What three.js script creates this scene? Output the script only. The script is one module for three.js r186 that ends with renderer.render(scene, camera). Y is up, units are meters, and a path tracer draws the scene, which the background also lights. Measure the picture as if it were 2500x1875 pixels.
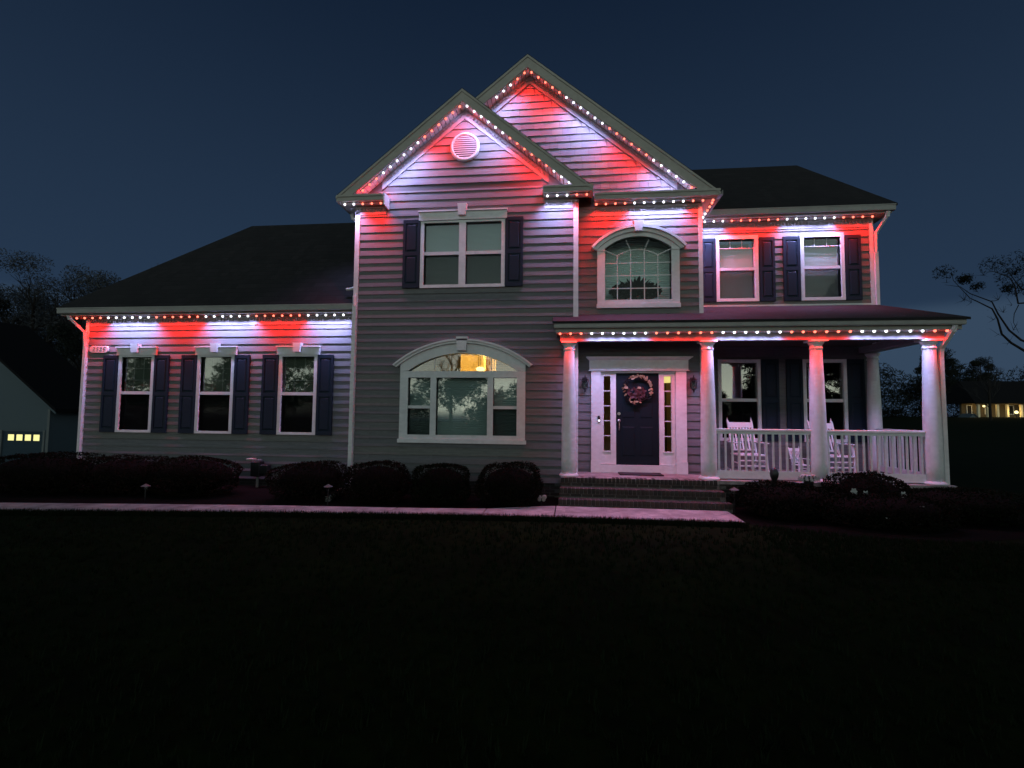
import * as THREE from 'three';
import { mergeGeometries } from 'three/addons/utils/BufferGeometryUtils.js';
import { RoundedBoxGeometry } from 'three/addons/geometries/RoundedBoxGeometry.js';
import { TextGeometry } from 'three/addons/geometries/TextGeometry.js';
import { FontLoader } from 'three/addons/loaders/FontLoader.js';

// ------------------------------------------------------------------ camera, sky, sun, exposure
const scene = new THREE.Scene();
const camera = new THREE.PerspectiveCamera(2 * Math.atan(937.5 / 1200) * 180 / Math.PI, 4 / 3, 0.05, 600);
camera.position.set(0, 1.75, 10.46);
camera.rotation.set(0.06049, 0.1086, 0.009745, 'YXZ');
scene.add(camera);
const renderer = new THREE.WebGLRenderer({ antialias: true });
renderer.toneMapping = THREE.LinearToneMapping;
renderer.toneMappingExposure = 1;
renderer.shadowMap.enabled = true;

const sstep = (a, b, x) => { const t = Math.min(1, Math.max(0, (x - a) / (b - a))); return t * t * (3 - 2 * t); };
{ // dusk sky: deep blue ahead, the last glow of sunset low in the west (behind the camera, as the window reflections show)
  const w = 512, h = 256, d = new Float32Array(w * h * 4);
  for (let j = 0; j < h; j++) for (let i = 0; i < w; i++) {
    const el = ((j + 0.5) / h - 0.5) * Math.PI, az = ((i + 0.5) / w - 0.5) * 2 * Math.PI;
    const a = Math.sin(az) * 1.0, e = Math.max(0, el) * 180 / Math.PI;
    const t = sstep(0, 58, e), west = sstep(-0.35, 1, a);
    const up = el > 0 ? 1 : 0.02, g1 = up * Math.pow(west, 1.6) * Math.exp(-e / 9), g2 = up * west * Math.exp(-e / 24);
    const k = (j * w + i) * 4;
    d[k] = 0.0200 + (0.0030 - 0.0200) * t + 1.60 * g1 + 0.46 * g2;
    d[k + 1] = 0.0400 + (0.0085 - 0.0400) * t + 1.46 * g1 + 0.71 * g2;
    d[k + 2] = 0.0770 + (0.0235 - 0.0770) * t + 0.86 * g1 + 0.83 * g2;
    d[k + 3] = 1;
  }
  const tex = new THREE.DataTexture(d, w, h, THREE.RGBAFormat, THREE.FloatType);
  tex.mapping = THREE.EquirectangularReflectionMapping;
  tex.magFilter = THREE.LinearFilter; tex.minFilter = THREE.LinearFilter; tex.needsUpdate = true;
  scene.background = tex; scene.environment = tex;
  scene.environmentIntensity = 1; scene.backgroundIntensity = 1;
}
const sun = new THREE.DirectionalLight(new THREE.Color().setRGB(1, 0.86, 0.66), 0.05); // what is left of the sun, low in the west
sun.name = 'afterglow_sun'; sun.position.set(-4, 9, 60); sun.target.position.set(-1, 3, 0); sun.castShadow = true; sun.shadow.radius = 40;
Object.assign(sun.shadow.camera, { left: -25, right: 25, top: 20, bottom: -20, near: 1, far: 140 });
sun.shadow.mapSize.set(2048, 2048);
scene.add(sun, sun.target);

const LED_I = 4.2;                                   // strength of one eave lamp
const LED_COL = { r: [1, 0.012, 0.006], w: [0.47, 0.465, 1.0] };
const LED_MUL = { r: 0.68, w: 0.84 };

// ------------------------------------------------------------------ helpers
function rng(seed) { let a = seed >>> 0; return () => { a = (a + 0x6D2B79F5) | 0; let t = Math.imul(a ^ (a >>> 15), 1 | a); t = (t + Math.imul(t ^ (t >>> 7), 61 | t)) ^ t; return ((t ^ (t >>> 14)) >>> 0) / 4294967296; }; }
const V3 = (x, y, z) => new THREE.Vector3(x, y, z);
const ORI = new Map(), NUM = new Map();
const numbered = (n) => { const k = NUM.get(n) ?? 0; NUM.set(n, k + 1); return k ? n + '_' + String(k).padStart(3, '0') : n; };
function uvm(g) { // uv in metres from the dominant axis
  if (g.userData.keepUV) return g;
  const p = g.attributes.position, n = g.attributes.normal, uv = new Float32Array(p.count * 2);
  for (let i = 0; i < p.count; i++) {
    const ax = Math.abs(n.getX(i)), ay = Math.abs(n.getY(i)), az = Math.abs(n.getZ(i));
    let u, v; if (ay > ax && ay > az) { u = p.getX(i); v = p.getZ(i); } else if (ax > az) { u = p.getZ(i); v = p.getY(i); } else { u = p.getX(i); v = p.getY(i); }
    uv[2 * i] = u; uv[2 * i + 1] = v;
  }
  g.setAttribute('uv', new THREE.BufferAttribute(uv, 2)); return g;
}
function clean(g) { const q = g.index ? g.toNonIndexed() : g; for (const k of Object.keys(q.attributes)) if (!['position', 'normal', 'uv', 'color'].includes(k)) q.deleteAttribute(k); if (!q.attributes.uv) q.setAttribute('uv', new THREE.BufferAttribute(new Float32Array(q.attributes.position.count * 2), 2)); return q; }
const merge = (list) => list.length === 1 ? clean(list[0]) : mergeGeometries(list.map(clean));
function shade(o) { o.castShadow = true; o.receiveShadow = true; return o; }
function thing(name, label, category, at = [0, 0, 0], group) {
  const o = new THREE.Group(); o.name = numbered(name); o.position.set(...at); scene.add(o); ORI.set(o, V3(...at));
  o.userData = { label, category }; if (group) o.userData.group = group; return o;
}
// geometry in world coordinates -> a mesh whose origin is the middle of its base
function add(parent, name, geos, mat) {
  const g = uvm(Array.isArray(geos) ? merge(geos) : clean(geos)); g.computeBoundingBox(); const b = g.boundingBox;
  const c = V3((b.min.x + b.max.x) / 2, b.min.y, (b.min.z + b.max.z) / 2); g.translate(-c.x, -c.y, -c.z);
  const m = shade(new THREE.Mesh(g, mat)); m.name = name; ORI.set(m, c.clone());
  m.position.copy(c); if (parent !== scene) m.position.sub(ORI.get(parent)); parent.add(m); return m;
}
function addAt(parent, name, geo, mat, x, y, z, ry = 0) { // shared geometry placed at a world point
  const m = shade(new THREE.Mesh(geo, mat)); m.name = name; ORI.set(m, V3(x, y, z)); m.position.set(x, y, z); if (parent !== scene) m.position.sub(ORI.get(parent)); m.rotation.y = ry; parent.add(m); return m;
}
function struct(name, geos, mat) { const m = add(scene, numbered(name), geos, mat); m.userData = { kind: 'structure' }; return m; }
const box = (x0, x1, y0, y1, z0, z1) => { const g = new THREE.BoxGeometry(Math.abs(x1 - x0), Math.abs(y1 - y0), Math.abs(z1 - z0)); g.translate((x0 + x1) / 2, (y0 + y1) / 2, (z0 + z1) / 2); return g; };
const rbox = (x0, x1, y0, y1, z0, z1, r = 0.01) => { const g = new RoundedBoxGeometry(x1 - x0, y1 - y0, z1 - z0, 2, r); g.translate((x0 + x1) / 2, (y0 + y1) / 2, (z0 + z1) / 2); return g; };
// eight corners: bottom ring 0-3 and top ring 4-7, each counter-clockwise seen from above
function hexa(p) {
  const f = [[0, 3, 2, 1], [4, 5, 6, 7], [0, 1, 5, 4], [1, 2, 6, 5], [2, 3, 7, 6], [3, 0, 4, 7]], v = [];
  for (const [a, b, c, d] of f) for (const k of [a, b, c, a, c, d]) v.push(...p[k]);
  const g = new THREE.BufferGeometry(); g.setAttribute('position', new THREE.Float32BufferAttribute(v, 3)); g.computeVertexNormals(); return g;
}
function slab(top, dy) { // polygon (counter-clockwise from above) given a vertical thickness
  const v = [], n = top.length, lo = top.map(([x, y, z]) => [x, y - dy, z]);
  const tri = (a, b, c) => v.push(...a, ...b, ...c);
  for (let i = 1; i < n - 1; i++) { tri(top[0], top[i], top[i + 1]); tri(lo[0], lo[i + 1], lo[i]); }
  for (let i = 0; i < n; i++) { const j = (i + 1) % n; tri(lo[i], lo[j], top[j]); tri(lo[i], top[j], top[i]); }
  const g = new THREE.BufferGeometry(); g.setAttribute('position', new THREE.Float32BufferAttribute(v, 3)); g.computeVertexNormals(); return g;
}
function plate(pts, z0, z1, holes = []) { // outline in x,y given a thickness in z
  const s = new THREE.Shape(pts.map(([x, y]) => new THREE.Vector2(x, y)));
  for (const h of holes) s.holes.push(new THREE.Path(h.map(([x, y]) => new THREE.Vector2(x, y))));
  const g = new THREE.ExtrudeGeometry(s, { depth: z1 - z0, bevelEnabled: false, steps: 1 }); g.translate(0, 0, z0); return g;
}
function rod(a, b, r0, r1 = r0, seg = 6) {
  const A = V3(...a), B = V3(...b), L = A.distanceTo(B), g = new THREE.CylinderGeometry(r1, r0, L, seg, 1);
  g.translate(0, L / 2, 0); g.applyQuaternion(new THREE.Quaternion().setFromUnitVectors(V3(0, 1, 0), B.clone().sub(A).normalize())); g.translate(A.x, A.y, A.z); return g;
}
function tube(pts, r, seg = 6, n = pts.length * 4) { return new THREE.TubeGeometry(new THREE.CatmullRomCurve3(pts.map((p) => V3(...p)), false, 'centripetal'), n, r, seg, false); }
function bar(a, b, w, d) { // a straight stick of rectangular section, w across x, d across z
  const A = V3(...a), B = V3(...b), L = A.distanceTo(B), g = new THREE.BoxGeometry(w, L, d); g.translate(0, L / 2, 0);
  g.applyQuaternion(new THREE.Quaternion().setFromUnitVectors(V3(0, 1, 0), B.clone().sub(A).normalize())); g.translate(A.x, A.y, A.z); return g;
}
const rectPts = (x0, x1, y0, y1) => [[x0, y0], [x1, y0], [x1, y1], [x0, y1]];
function arcPts(cx, cy, r, half, n = 28) { const a = Math.asin(half / r), o = []; for (let i = 0; i <= n; i++) { const t = -a + 2 * a * i / n; o.push([cx + r * Math.sin(t), cy + r * Math.cos(t)]); } return o; }

// ------------------------------------------------------------------ materials
function noiseTex(size, seed, f, rx = 1, ry = 1) {
  const R = rng(seed), d = new Uint8Array(size * size * 4), G = 64, grid = new Float32Array(G * G).map(() => R());
  const vn = (x, y) => { const xi = Math.floor(x), yi = Math.floor(y), fx = x - xi, fy = y - yi, sx = fx * fx * (3 - 2 * fx), sy = fy * fy * (3 - 2 * fy), q = (i, j) => grid[(((j % G) + G) % G) * G + (((i % G) + G) % G)]; return (q(xi, yi) * (1 - sx) + q(xi + 1, yi) * sx) * (1 - sy) + (q(xi, yi + 1) * (1 - sx) + q(xi + 1, yi + 1) * sx) * sy; };
  for (let j = 0; j < size; j++) for (let i = 0; i < size; i++) { const c = f(i / size, j / size, vn, R), k = (j * size + i) * 4; for (let q = 0; q < 3; q++) d[k + q] = Math.max(0, Math.min(255, c[q] * 255)); d[k + 3] = 255; }
  const t = new THREE.DataTexture(d, size, size); t.wrapS = t.wrapT = THREE.RepeatWrapping; t.magFilter = THREE.LinearFilter; t.minFilter = THREE.LinearFilter; t.repeat.set(rx, ry); t.colorSpace = THREE.SRGBColorSpace; t.needsUpdate = true; return t;
}
const lin = (t) => { const c = t.clone(); c.colorSpace = THREE.NoColorSpace; c.needsUpdate = true; return c; };
const T = {
  grain: noiseTex(256, 3, (u, v, n, R) => { const k = 0.80 + 0.11 * n(u * 4, v * 64) + 0.06 * n(u * 16, v * 16) + 0.05 * R(); return [k, k, k]; }, 0.7, 1.6),
  speck: noiseTex(256, 5, (u, v, n, R) => { const k = 0.50 + 0.20 * n(u * 4, v * 4) + 0.20 * n(u * 16, v * 16) + 0.22 * R(); return [k, k * 0.985, k * 0.96]; }, 0.55, 0.55),
  roof: noiseTex(512, 7, (u, v, n, R) => { const row = Math.floor(v * 14), fr = v * 14 - row, tab = Math.floor(u * 12 + (row % 2) * 0.5 + 0.23 * (row % 3)); const q = n(tab * 3.7 + 0.5, row * 5.3 + 0.5); const edge = fr < 0.08 ? 0.55 : 1; const k = (0.5 + 0.32 * q + 0.2 * R()) * edge; return [k, k * 0.97, k * 0.96]; }, 0.5, 0.5),
  dirt: noiseTex(256, 9, (u, v, n, R) => { const k = 0.35 + 0.3 * n(u * 32, v * 32) + 0.2 * n(u * 64, v * 64) + 0.25 * R(); return [k, k * 0.86, k * 0.76]; }, 1, 1),
  lawn: noiseTex(512, 11, (u, v, n, R) => { const k = 0.4 + 0.25 * n(u * 8, v * 8) + 0.25 * n(u * 64, v * 64) + 0.25 * R(); const b = 0.5 + 0.5 * n(u * 16 + 9, v * 16); return [k * (0.78 + 0.25 * b), k, k * 0.5]; }, 0.25, 0.25),
  brick: noiseTex(128, 13, (u, v, n, R) => { const k = 0.55 + 0.25 * n(u * 16, v * 16) + 0.2 * R(); return [k, k, k]; }, 3, 3),
  paint: noiseTex(256, 15, (u, v, n, R) => { const k = 0.9 + 0.06 * n(u * 8, v * 8) + 0.05 * n(u * 32, v * 48) + 0.02 * R(); return [k, k, k]; }, 0.5, 0.5),
};
const col = (r, g, b) => new THREE.Color().setRGB(r, g, b);
const matte = (c, o = {}) => new THREE.MeshPhysicalMaterial({ color: col(...c), roughness: 1, specularIntensity: 0.15, ...o });
const std = (c, rough = 0.7, o = {}) => new THREE.MeshStandardMaterial({ color: col(...c), roughness: rough, ...o });
const M = {
  siding: [0, 1, 2, 3].map((i) => std([0.160 + 0.007 * i, 0.163 + 0.006 * i, 0.163 + 0.005 * ((i * 3) % 4)], 0.75, { map: T.grain, bumpMap: lin(T.grain), bumpScale: 0.0012 })),
  shake: [0, 1, 2, 3, 4].map((i) => std([0.20 + 0.014 * ((i * 2) % 5), 0.195 + 0.013 * ((i * 2) % 5), 0.205 + 0.010 * i], 0.75, { map: T.grain, bumpMap: lin(T.grain), bumpScale: 0.003 })),
  sheath: std([0.10, 0.095, 0.095], 0.9),
  trim: std([0.74, 0.75, 0.74], 0.5, { map: T.paint }),
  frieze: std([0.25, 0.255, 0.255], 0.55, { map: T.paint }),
  fascia: std([0.345, 0.335, 0.29], 0.55, { map: T.paint }),
  soffit: std([0.66, 0.66, 0.64], 0.6),
  gutter: std([0.30, 0.30, 0.275], 0.42, { map: T.paint }),
  roof: std([0.021, 0.020, 0.021], 0.92, { map: T.roof, bumpMap: lin(T.roof), bumpScale: 0.006 }),
  porchRoof: std([0.016, 0.018, 0.020], 0.92, { map: T.roof, bumpMap: lin(T.roof), bumpScale: 0.006 }),
  shutter: new THREE.MeshPhysicalMaterial({ color: col(0.011, 0.021, 0.036), roughness: 0.6, specularIntensity: 0.4, map: T.paint }),
  door: new THREE.MeshPhysicalMaterial({ color: col(0.005, 0.012, 0.017), roughness: 0.65, specularIntensity: 0.35, map: T.paint }),
  glassPlain: new THREE.MeshPhysicalMaterial({ color: col(0.93, 0.97, 0.95), roughness: 0.02, transmission: 1, thickness: 0, ior: 1.2 }), glassShiny: new THREE.MeshPhysicalMaterial({ color: col(0.6, 0.6, 0.55), roughness: 0.015, transmission: 1, thickness: 0, ior: 2.2 }),
  glass: new THREE.MeshPhysicalMaterial({ color: col(0.93, 0.97, 0.95), roughness: 0.02, transmission: 1, thickness: 0, ior: 1.75 }),
  blind: std([0.27, 0.34, 0.33], 0.75), blindBright: std([0.5, 0.52, 0.52], 0.7), curtain: std([0.74, 0.88, 0.87], 0.9), dimBlind: std([0.10, 0.12, 0.09], 0.8),
  screen: matte([0.008, 0.010, 0.010], { transparent: true, opacity: 0.28 }), screenDense: matte([0.003, 0.004, 0.004], { transparent: true, opacity: 0.58 }),
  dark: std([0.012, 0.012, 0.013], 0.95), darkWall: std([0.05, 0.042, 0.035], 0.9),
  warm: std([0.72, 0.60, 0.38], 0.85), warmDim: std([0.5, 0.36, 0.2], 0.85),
  black: std([0.012, 0.012, 0.013], 0.4), metal: std([0.5, 0.48, 0.44], 0.32, { metalness: 0.9 }), capGrey: matte([0.14, 0.14, 0.13]),
  conc: std([0.60, 0.59, 0.58], 0.9, { map: T.speck, bumpMap: lin(T.speck), bumpScale: 0.004 }),
  floor: std([0.50, 0.45, 0.44], 0.85, { map: T.speck }),
  brick: [0, 1, 2, 3, 4].map((i) => std([[0.085, 0.058, 0.048], [0.07, 0.05, 0.044], [0.105, 0.072, 0.058], [0.06, 0.048, 0.043], [0.09, 0.07, 0.06]][i], 0.88, { map: T.brick, bumpMap: lin(T.brick), bumpScale: 0.004 })),
  mortar: std([0.27, 0.25, 0.23], 0.95, { map: T.brick }),
  mulch: matte([0.006, 0.0065, 0.005], { map: T.dirt, bumpMap: lin(T.dirt), bumpScale: 0.02 }),
  lawn: matte([0.008, 0.018, 0.006], { map: T.lawn }),
  blade: [0, 1, 2].map((i) => matte([[0.009, 0.0165, 0.0055], [0.009, 0.018, 0.005], [0.010, 0.016, 0.007]][i], { side: THREE.DoubleSide })),
  leaf: [0, 1, 2].map((i) => matte([[0.011, 0.008, 0.005], [0.006, 0.009, 0.004], [0.007, 0.0075, 0.004]][i], { side: THREE.DoubleSide })),
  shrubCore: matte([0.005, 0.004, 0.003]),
  bark: matte([0.022, 0.020, 0.019]), treeLeaf: matte([0.016, 0.020, 0.018], { side: THREE.DoubleSide }), twig: matte([0.030, 0.030, 0.031], { side: THREE.DoubleSide }),
  chair: std([0.72, 0.72, 0.72], 0.45), mat: std([0.045, 0.035, 0.045], 0.95), matRim: std([0.02, 0.016, 0.022], 0.9),
  plantLeaf: matte([0.003, 0.005, 0.004], { side: THREE.DoubleSide }), pot: std([0.02, 0.02, 0.018], 0.8),
  whitePetal: std([0.36, 0.37, 0.35], 0.8, { side: THREE.DoubleSide }), stone: std([0.45, 0.36, 0.34], 0.8),
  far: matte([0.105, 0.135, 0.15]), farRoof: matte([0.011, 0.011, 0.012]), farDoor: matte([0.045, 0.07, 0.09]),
  led: { r: new THREE.MeshStandardMaterial({ color: col(0.3, 0.05, 0.04), roughness: 0.4, emissive: col(3.0, 0.55, 0.34), emissiveIntensity: 1 }), w: new THREE.MeshStandardMaterial({ color: col(0.6, 0.6, 0.6), roughness: 0.4, emissive: col(2.6, 2.7, 2.9), emissiveIntensity: 1 }) },
  muntinGrey: matte([0.20, 0.21, 0.19]), hazedTwig: matte([0.055, 0.060, 0.066], { side: THREE.DoubleSide }),  // twigs of the far wood lightened blue-grey: haze put into their colour
  lit: new THREE.MeshStandardMaterial({ color: col(0.5, 0.45, 0.2), emissive: col(1.0, 0.92, 0.36), roughness: 0.6 }),
  litPane: new THREE.MeshStandardMaterial({ color: col(0.5, 0.4, 0.2), emissive: col(1.0, 0.78, 0.26), roughness: 0.6 }),
  bulb: new THREE.MeshStandardMaterial({ color: col(0.6, 0.55, 0.4), emissive: col(2.4, 1.9, 0.8), roughness: 0.5 }),
  bellGlow: new THREE.MeshStandardMaterial({ color: col(0.7, 0.7, 0.7), emissive: col(1.8, 1.8, 1.9), roughness: 0.5 }),
};

// ------------------------------------------------------------------ ground
{
  const hgt = (x, z) => { let y = -1.9 * sstep(-15, -27, x) + 2.0 * sstep(24, 70, x); y += 1.2 * sstep(12, 40, z) * 0; return y; };
  const g = new THREE.PlaneGeometry(420, 420, 140, 140); g.rotateX(-Math.PI / 2); const p = g.attributes.position;
  for (let i = 0; i < p.count; i++) p.setY(i, hgt(p.getX(i), p.getZ(i)));
  g.computeVertexNormals(); const G = clean(g); struct('ground', G, M.lawn);
}
const walkBack = [[-14.5, 2.83], [-12.46, 2.66], [-10.2, 2.45], [-9.1, 2.33], [-7.28, 2.12], [-5.04, 1.9], [-2.6, 1.74], [-1.4, 1.6], [-0.62, 1.28], [-0.17, 1.135], [2.9, 1.10]];
const walkFront = [[-14.5, 3.5], [-11.57, 3.23], [-9.47, 3.04], [-8.42, 2.92], [-6.76, 2.71], [-4.7, 2.46], [-2.6, 2.27], [-1.37, 2.18], [-0.18, 2.13], [2.84, 2.09]];
const interp = (pts, x) => { for (let i = 1; i < pts.length; i++) if (x <= pts[i][0]) { const [a, b] = [pts[i - 1], pts[i]]; return a[1] + (b[1] - a[1]) * (x - a[0]) / (b[0] - a[0]); } return pts[pts.length - 1][1]; };
{ // mulch bed between walk and house, right of the steps too
  const pts = [[-14.5, -0.6], [7.5, -0.6], [8.3, 0.9], [7.6, 2.1], [5.2, 2.9], [3.4, 2.5], [2.95, 2.0], [2.95, 1.12]].map(([x, z]) => [x, z]);
  const back = walkBack.slice().reverse().filter(([x]) => x < 2.9);
  const outline = [...pts, ...back];
  const s = new THREE.Shape(outline.map(([x, z]) => new THREE.Vector2(x, -z))); const g = new THREE.ShapeGeometry(s); g.rotateX(-Math.PI / 2); g.translate(0, 0.006, 0);
  struct('mulch_bed', g, M.mulch);
}
{ // concrete walk cast in slabs with open joints
  const joints = [-14.5, -12.6, -11.0, -9.4, -7.8, -6.2, -4.6, -3.0, -1.4, -0.17, 2.9], root = add(scene, 'walkway', slab([...walkFront.map(([x, z]) => [x * 0.998, 0.012, z - 0.02]), ...walkBack.slice().reverse().map(([x, z]) => [x * 0.998, 0.012, z + 0.02])], 0.03), M.mulch);
  root.userData = { kind: 'structure' };
  for (let i = 1; i < joints.length; i++) {
    const a = joints[i - 1] + 0.011, b = joints[i] - 0.011, xs = [a, ...walkBack.map((q) => q[0]).filter((x) => x > a && x < b), b];
    const lean = (x, z) => x - 0.02 * (z - 1.6);
    const top = [...xs.map((x) => [lean(x, interp(walkFront, x)), 0.045, interp(walkFront, x)]), ...xs.slice().reverse().map((x) => [x, 0.045, interp(walkBack, x)])];
    add(root, 'slab', slab(top, 0.06), M.conc);
  }
}
{ // grass: one uncountable mass of blades
  const R = rng(77), tuft = [];
  for (let k = 0; k < 5; k++) { const a = R() * 6.28, l = 0.6 + R() * 0.5, dx = Math.cos(a) * 0.35 * l, dz = Math.sin(a) * 0.35 * l, px = (R() - 0.5) * 0.5, pz = (R() - 0.5) * 0.5, w = 0.06, wx = -Math.sin(a) * w, wz = Math.cos(a) * w; const g = new THREE.BufferGeometry(); g.setAttribute('position', new THREE.Float32BufferAttribute([px - wx, 0, pz - wz, px + wx, 0, pz + wz, px + dx, l, pz + dz], 3)); g.computeVertexNormals(); tuft.push(g); }
  const geo = merge(tuft), N = 52000, m = new THREE.InstancedMesh(geo, M.blade[0], N), q = new THREE.Object3D(), c = new THREE.Color(); let i = 0, tries = 0;
  while (i < N && tries++ < N * 6) {
    const near = R() < 0.45, x = -14 + R() * 27, z = near ? interp(walkFront, Math.min(x, 2.84)) + (R() - 0.18) * (x < 2.84 ? 0.25 : 3) : 1.6 + R() * 9.5;
    if (x < 2.9 && z < interp(walkFront, x) - 0.13 * R() * R() - 0.02) continue;
    if (x >= 2.9 && z < 2.2 + 0.6 * sstep(2.9, 5, x) - 0.5 * sstep(6, 8.3, x)) continue;
    q.position.set(x, 0, z); q.rotation.set((R() - 0.5) * 0.3, R() * 6.28, (R() - 0.5) * 0.3); const s = 0.05 + 0.045 * R(); q.scale.set(s * 1.15, s, s * 1.15); q.updateMatrix(); m.setMatrixAt(i, q.matrix); const t = 0.7 + R() * 0.6; m.setColorAt(i, c.setRGB(t, t * (0.9 + 0.1 * R()), t)); i++;
  }
  m.count = i; m.name = 'grass'; m.castShadow = m.receiveShadow = true; m.userData = { label: 'dark short lawn in front of the walkway', category: 'grass', kind: 'stuff' }; scene.add(m);
}

// ------------------------------------------------------------------ the house
const house = thing('house', 'two-storey grey lap-sided house with twin gables, porch and red and white eave lights', 'house', [-2.3, 0, -0.5]);
const COURSE = 0.177, R0 = rng(21);
// lap siding: one mesh per course, cut round openings
function siding(wall, o) {
  const { y0, y1, z, L, Rt, open = [] } = o, c = COURSE, t = 0.022; let k = 0;
  for (let ya = y0; ya < y1 - 0.01; ya += c, k++) {
    const yb = Math.min(ya + c, y1), cuts = [ya, yb]; for (const w of open) for (const y of [w[2], w[3]]) if (y > ya + 1e-3 && y < yb - 1e-3) cuts.push(y);
    cuts.sort((a, b) => a - b); const boards = []; // boards of this course: pieces that touch belong together
    for (let q = 1; q < cuts.length; q++) {
      const a = cuts[q - 1], b = cuts[q], mid = (a + b) / 2, hs = open.filter((w) => w[2] < mid && w[3] > mid).map((w) => [w[0], w[1]]).sort((p, s) => p[0] - s[0]);
      const iv = []; let x = -1e9; for (const [h0, h1] of hs) { iv.push([x, h0]); x = Math.max(x, h1); } iv.push([x, 1e9]);
      for (const [i0, i1] of iv) {
        const xl0 = Math.max(i0, L(a)), xl1 = Math.max(i0, L(b)), xr0 = Math.min(i1, Rt(a)), xr1 = Math.min(i1, Rt(b)); if (xr0 - xl0 < 0.004 && xr1 - xl1 < 0.004) continue;
        const f = (y) => z + 0.004 + t * (1 - (y - ya) / c), B = z - 0.004, e0 = Math.max(xr0, xl0 + 0.002), e1 = Math.max(xr1, xl1 + 0.002);
        const g = hexa([[xl0, a, f(a)], [e0, a, f(a)], [e0, a, B], [xl0, a, B], [xl1, b, f(b)], [e1, b, f(b)], [e1, b, B], [xl1, b, B]]);
        const touch = boards.filter((p) => p.iv.some(([p0, p1, top]) => Math.abs(top - a) < 1e-6 && p0 < e0 && p1 > xl0));
        if (!touch.length) boards.push({ iv: [[xl0, e0, b]], gs: [g] });
        else { const h = touch[0]; for (const o2 of touch.slice(1)) { h.iv.push(...o2.iv); h.gs.push(...o2.gs); boards.splice(boards.indexOf(o2), 1); } h.iv.push([xl0, e0, b]); h.gs.push(g); }
      }
    }
    for (const p of boards) add(wall, 'siding_board', p.gs, M.siding[Math.floor(R0() * 4)]);
  }
}
const GZ = -0.5, BZ = -0.4, RZ = -1.8;
const FL = 0.51;                                                        // porch floor

// window openings (glass rectangles); xc list for the alike ones
const gWins = [-10.44, -8.35, -6.262].map((c) => [c - 0.4, c + 0.4, 1.27, 3.05]);
const tWins = [[-3.13, -2.34, 4.57, 5.96], [-2.19, -1.40, 4.57, 5.96]];
const uWins = [[3.71, 4.535, 4.58, 6.035], [5.655, 6.48, 4.58, 6.035]];
const pWins = [[3.715, 4.535, 1.23, 3.02], [5.635, 6.455, 1.23, 3.02]];
const bigC = -2.225, bigArc = { cy: 0.98, r: 2.07, half: 1.195 }, arcC = 1.57, bayArc = { cy: 4.553, r: 1.121, half: 0.712 };
const archHole = (cx, A, yb) => [[cx - A.half, yb], [cx + A.half, yb], ...arcPts(cx, A.cy, A.r, A.half).reverse()];
const archStrips = (cx, A, y0, n = 8) => { const top = A.cy + A.r, o = []; const ys = A.cy + Math.sqrt(A.r * A.r - A.half * A.half); o.push([cx - A.half, cx + A.half, y0, ys]); for (let i = 0; i < n; i++) { const a = ys + (top - ys) * i / n, b = ys + (top - ys) * (i + 1) / n, h = Math.sqrt(Math.max(0, A.r * A.r - (a - A.cy) ** 2)) + 0.05; o.push([cx - h, cx + h, a, b]); } return o; };
const bigGlass = [[-3.42, -2.92, 1.28, 2.52], [-2.79, -1.666, 1.28, 2.52], [-1.54, -1.03, 1.28, 2.52]];

{ // garage wing wall
  const w = add(house, 'wall', plate(rectPts(-11.86, -4.6, -0.1, 4.05), GZ - 0.16, GZ, gWins.map((q) => rectPts(...q))), M.sheath);
  siding(w, { y0: 0.17, y1: 3.83, z: GZ, L: () => -11.80, Rt: () => -4.755, open: gWins });
  add(house, 'corner_board', box(-11.89, -11.80, 0.14, 3.99, GZ - 0.02, GZ + 0.03), M.trim);
  add(house, 'corner_board', box(-4.755, -4.72, 0.14, 3.99, GZ - 0.02, GZ + 0.028), M.trim);
  add(house, 'wall', box(-11.87, -11.72, -0.1, 4.05, -6.2, GZ - 0.165), M.sheath);
  add(house, 'wall', box(-11.87, 7.1, -0.1, 4.05, -9.6, -9.45), M.sheath);
}
const gableL = (y) => -2.255 - (8.327 - y) / 0.833, gableR = (y) => -2.255 + (8.327 - y) / 0.833;
{ // front gable block
  const out = [[-4.70, 0.1], [0.24, 0.1], [0.24, 6.55], [-2.255, 8.62], [-4.70, 6.55]];
  const w = add(house, 'wall', plate(out, -0.16, 0, [...tWins.map((q) => rectPts(...q)), ...bigGlass.map((q) => rectPts(...q)), archHole(bigC, bigArc, 2.66)]), M.sheath);
  const open = [...tWins, ...bigGlass, ...archStrips(bigC, bigArc, 2.66)];
  siding(w, { y0: 0.307, y1: 6.72, z: 0, L: (y) => Math.max(-4.63, gableL(y)), Rt: (y) => Math.min(0.16, gableR(y)), open });
  siding(w, { y0: 0.307 + COURSE * 37, y1: 8.30, z: 0, L: gableL, Rt: gableR, open: [] });
  add(house, 'corner_board', [box(-4.735, -4.63, 0.28, 6.37, -0.03, 0.034), box(-4.735, -4.704, 0.28, 6.37, -0.45, -0.031)], M.trim);
  add(house, 'corner_board', [box(0.16, 0.265, 0.28, 6.37, -0.03, 0.034), box(0.243, 0.265, 0.28, 6.37, -0.392, -0.031)], M.trim);
  add(house, 'wall', box(-4.70, -4.55, 0.1, 6.5, -9.4, -0.165), M.sheath);
}
const BAPEX = [-0.867, 9.79], BM = 0.808;
const shL = (y) => -0.84 - (9.30 - y) / BM, shR = (y) => -0.84 + (9.30 - y) / BM;
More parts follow.
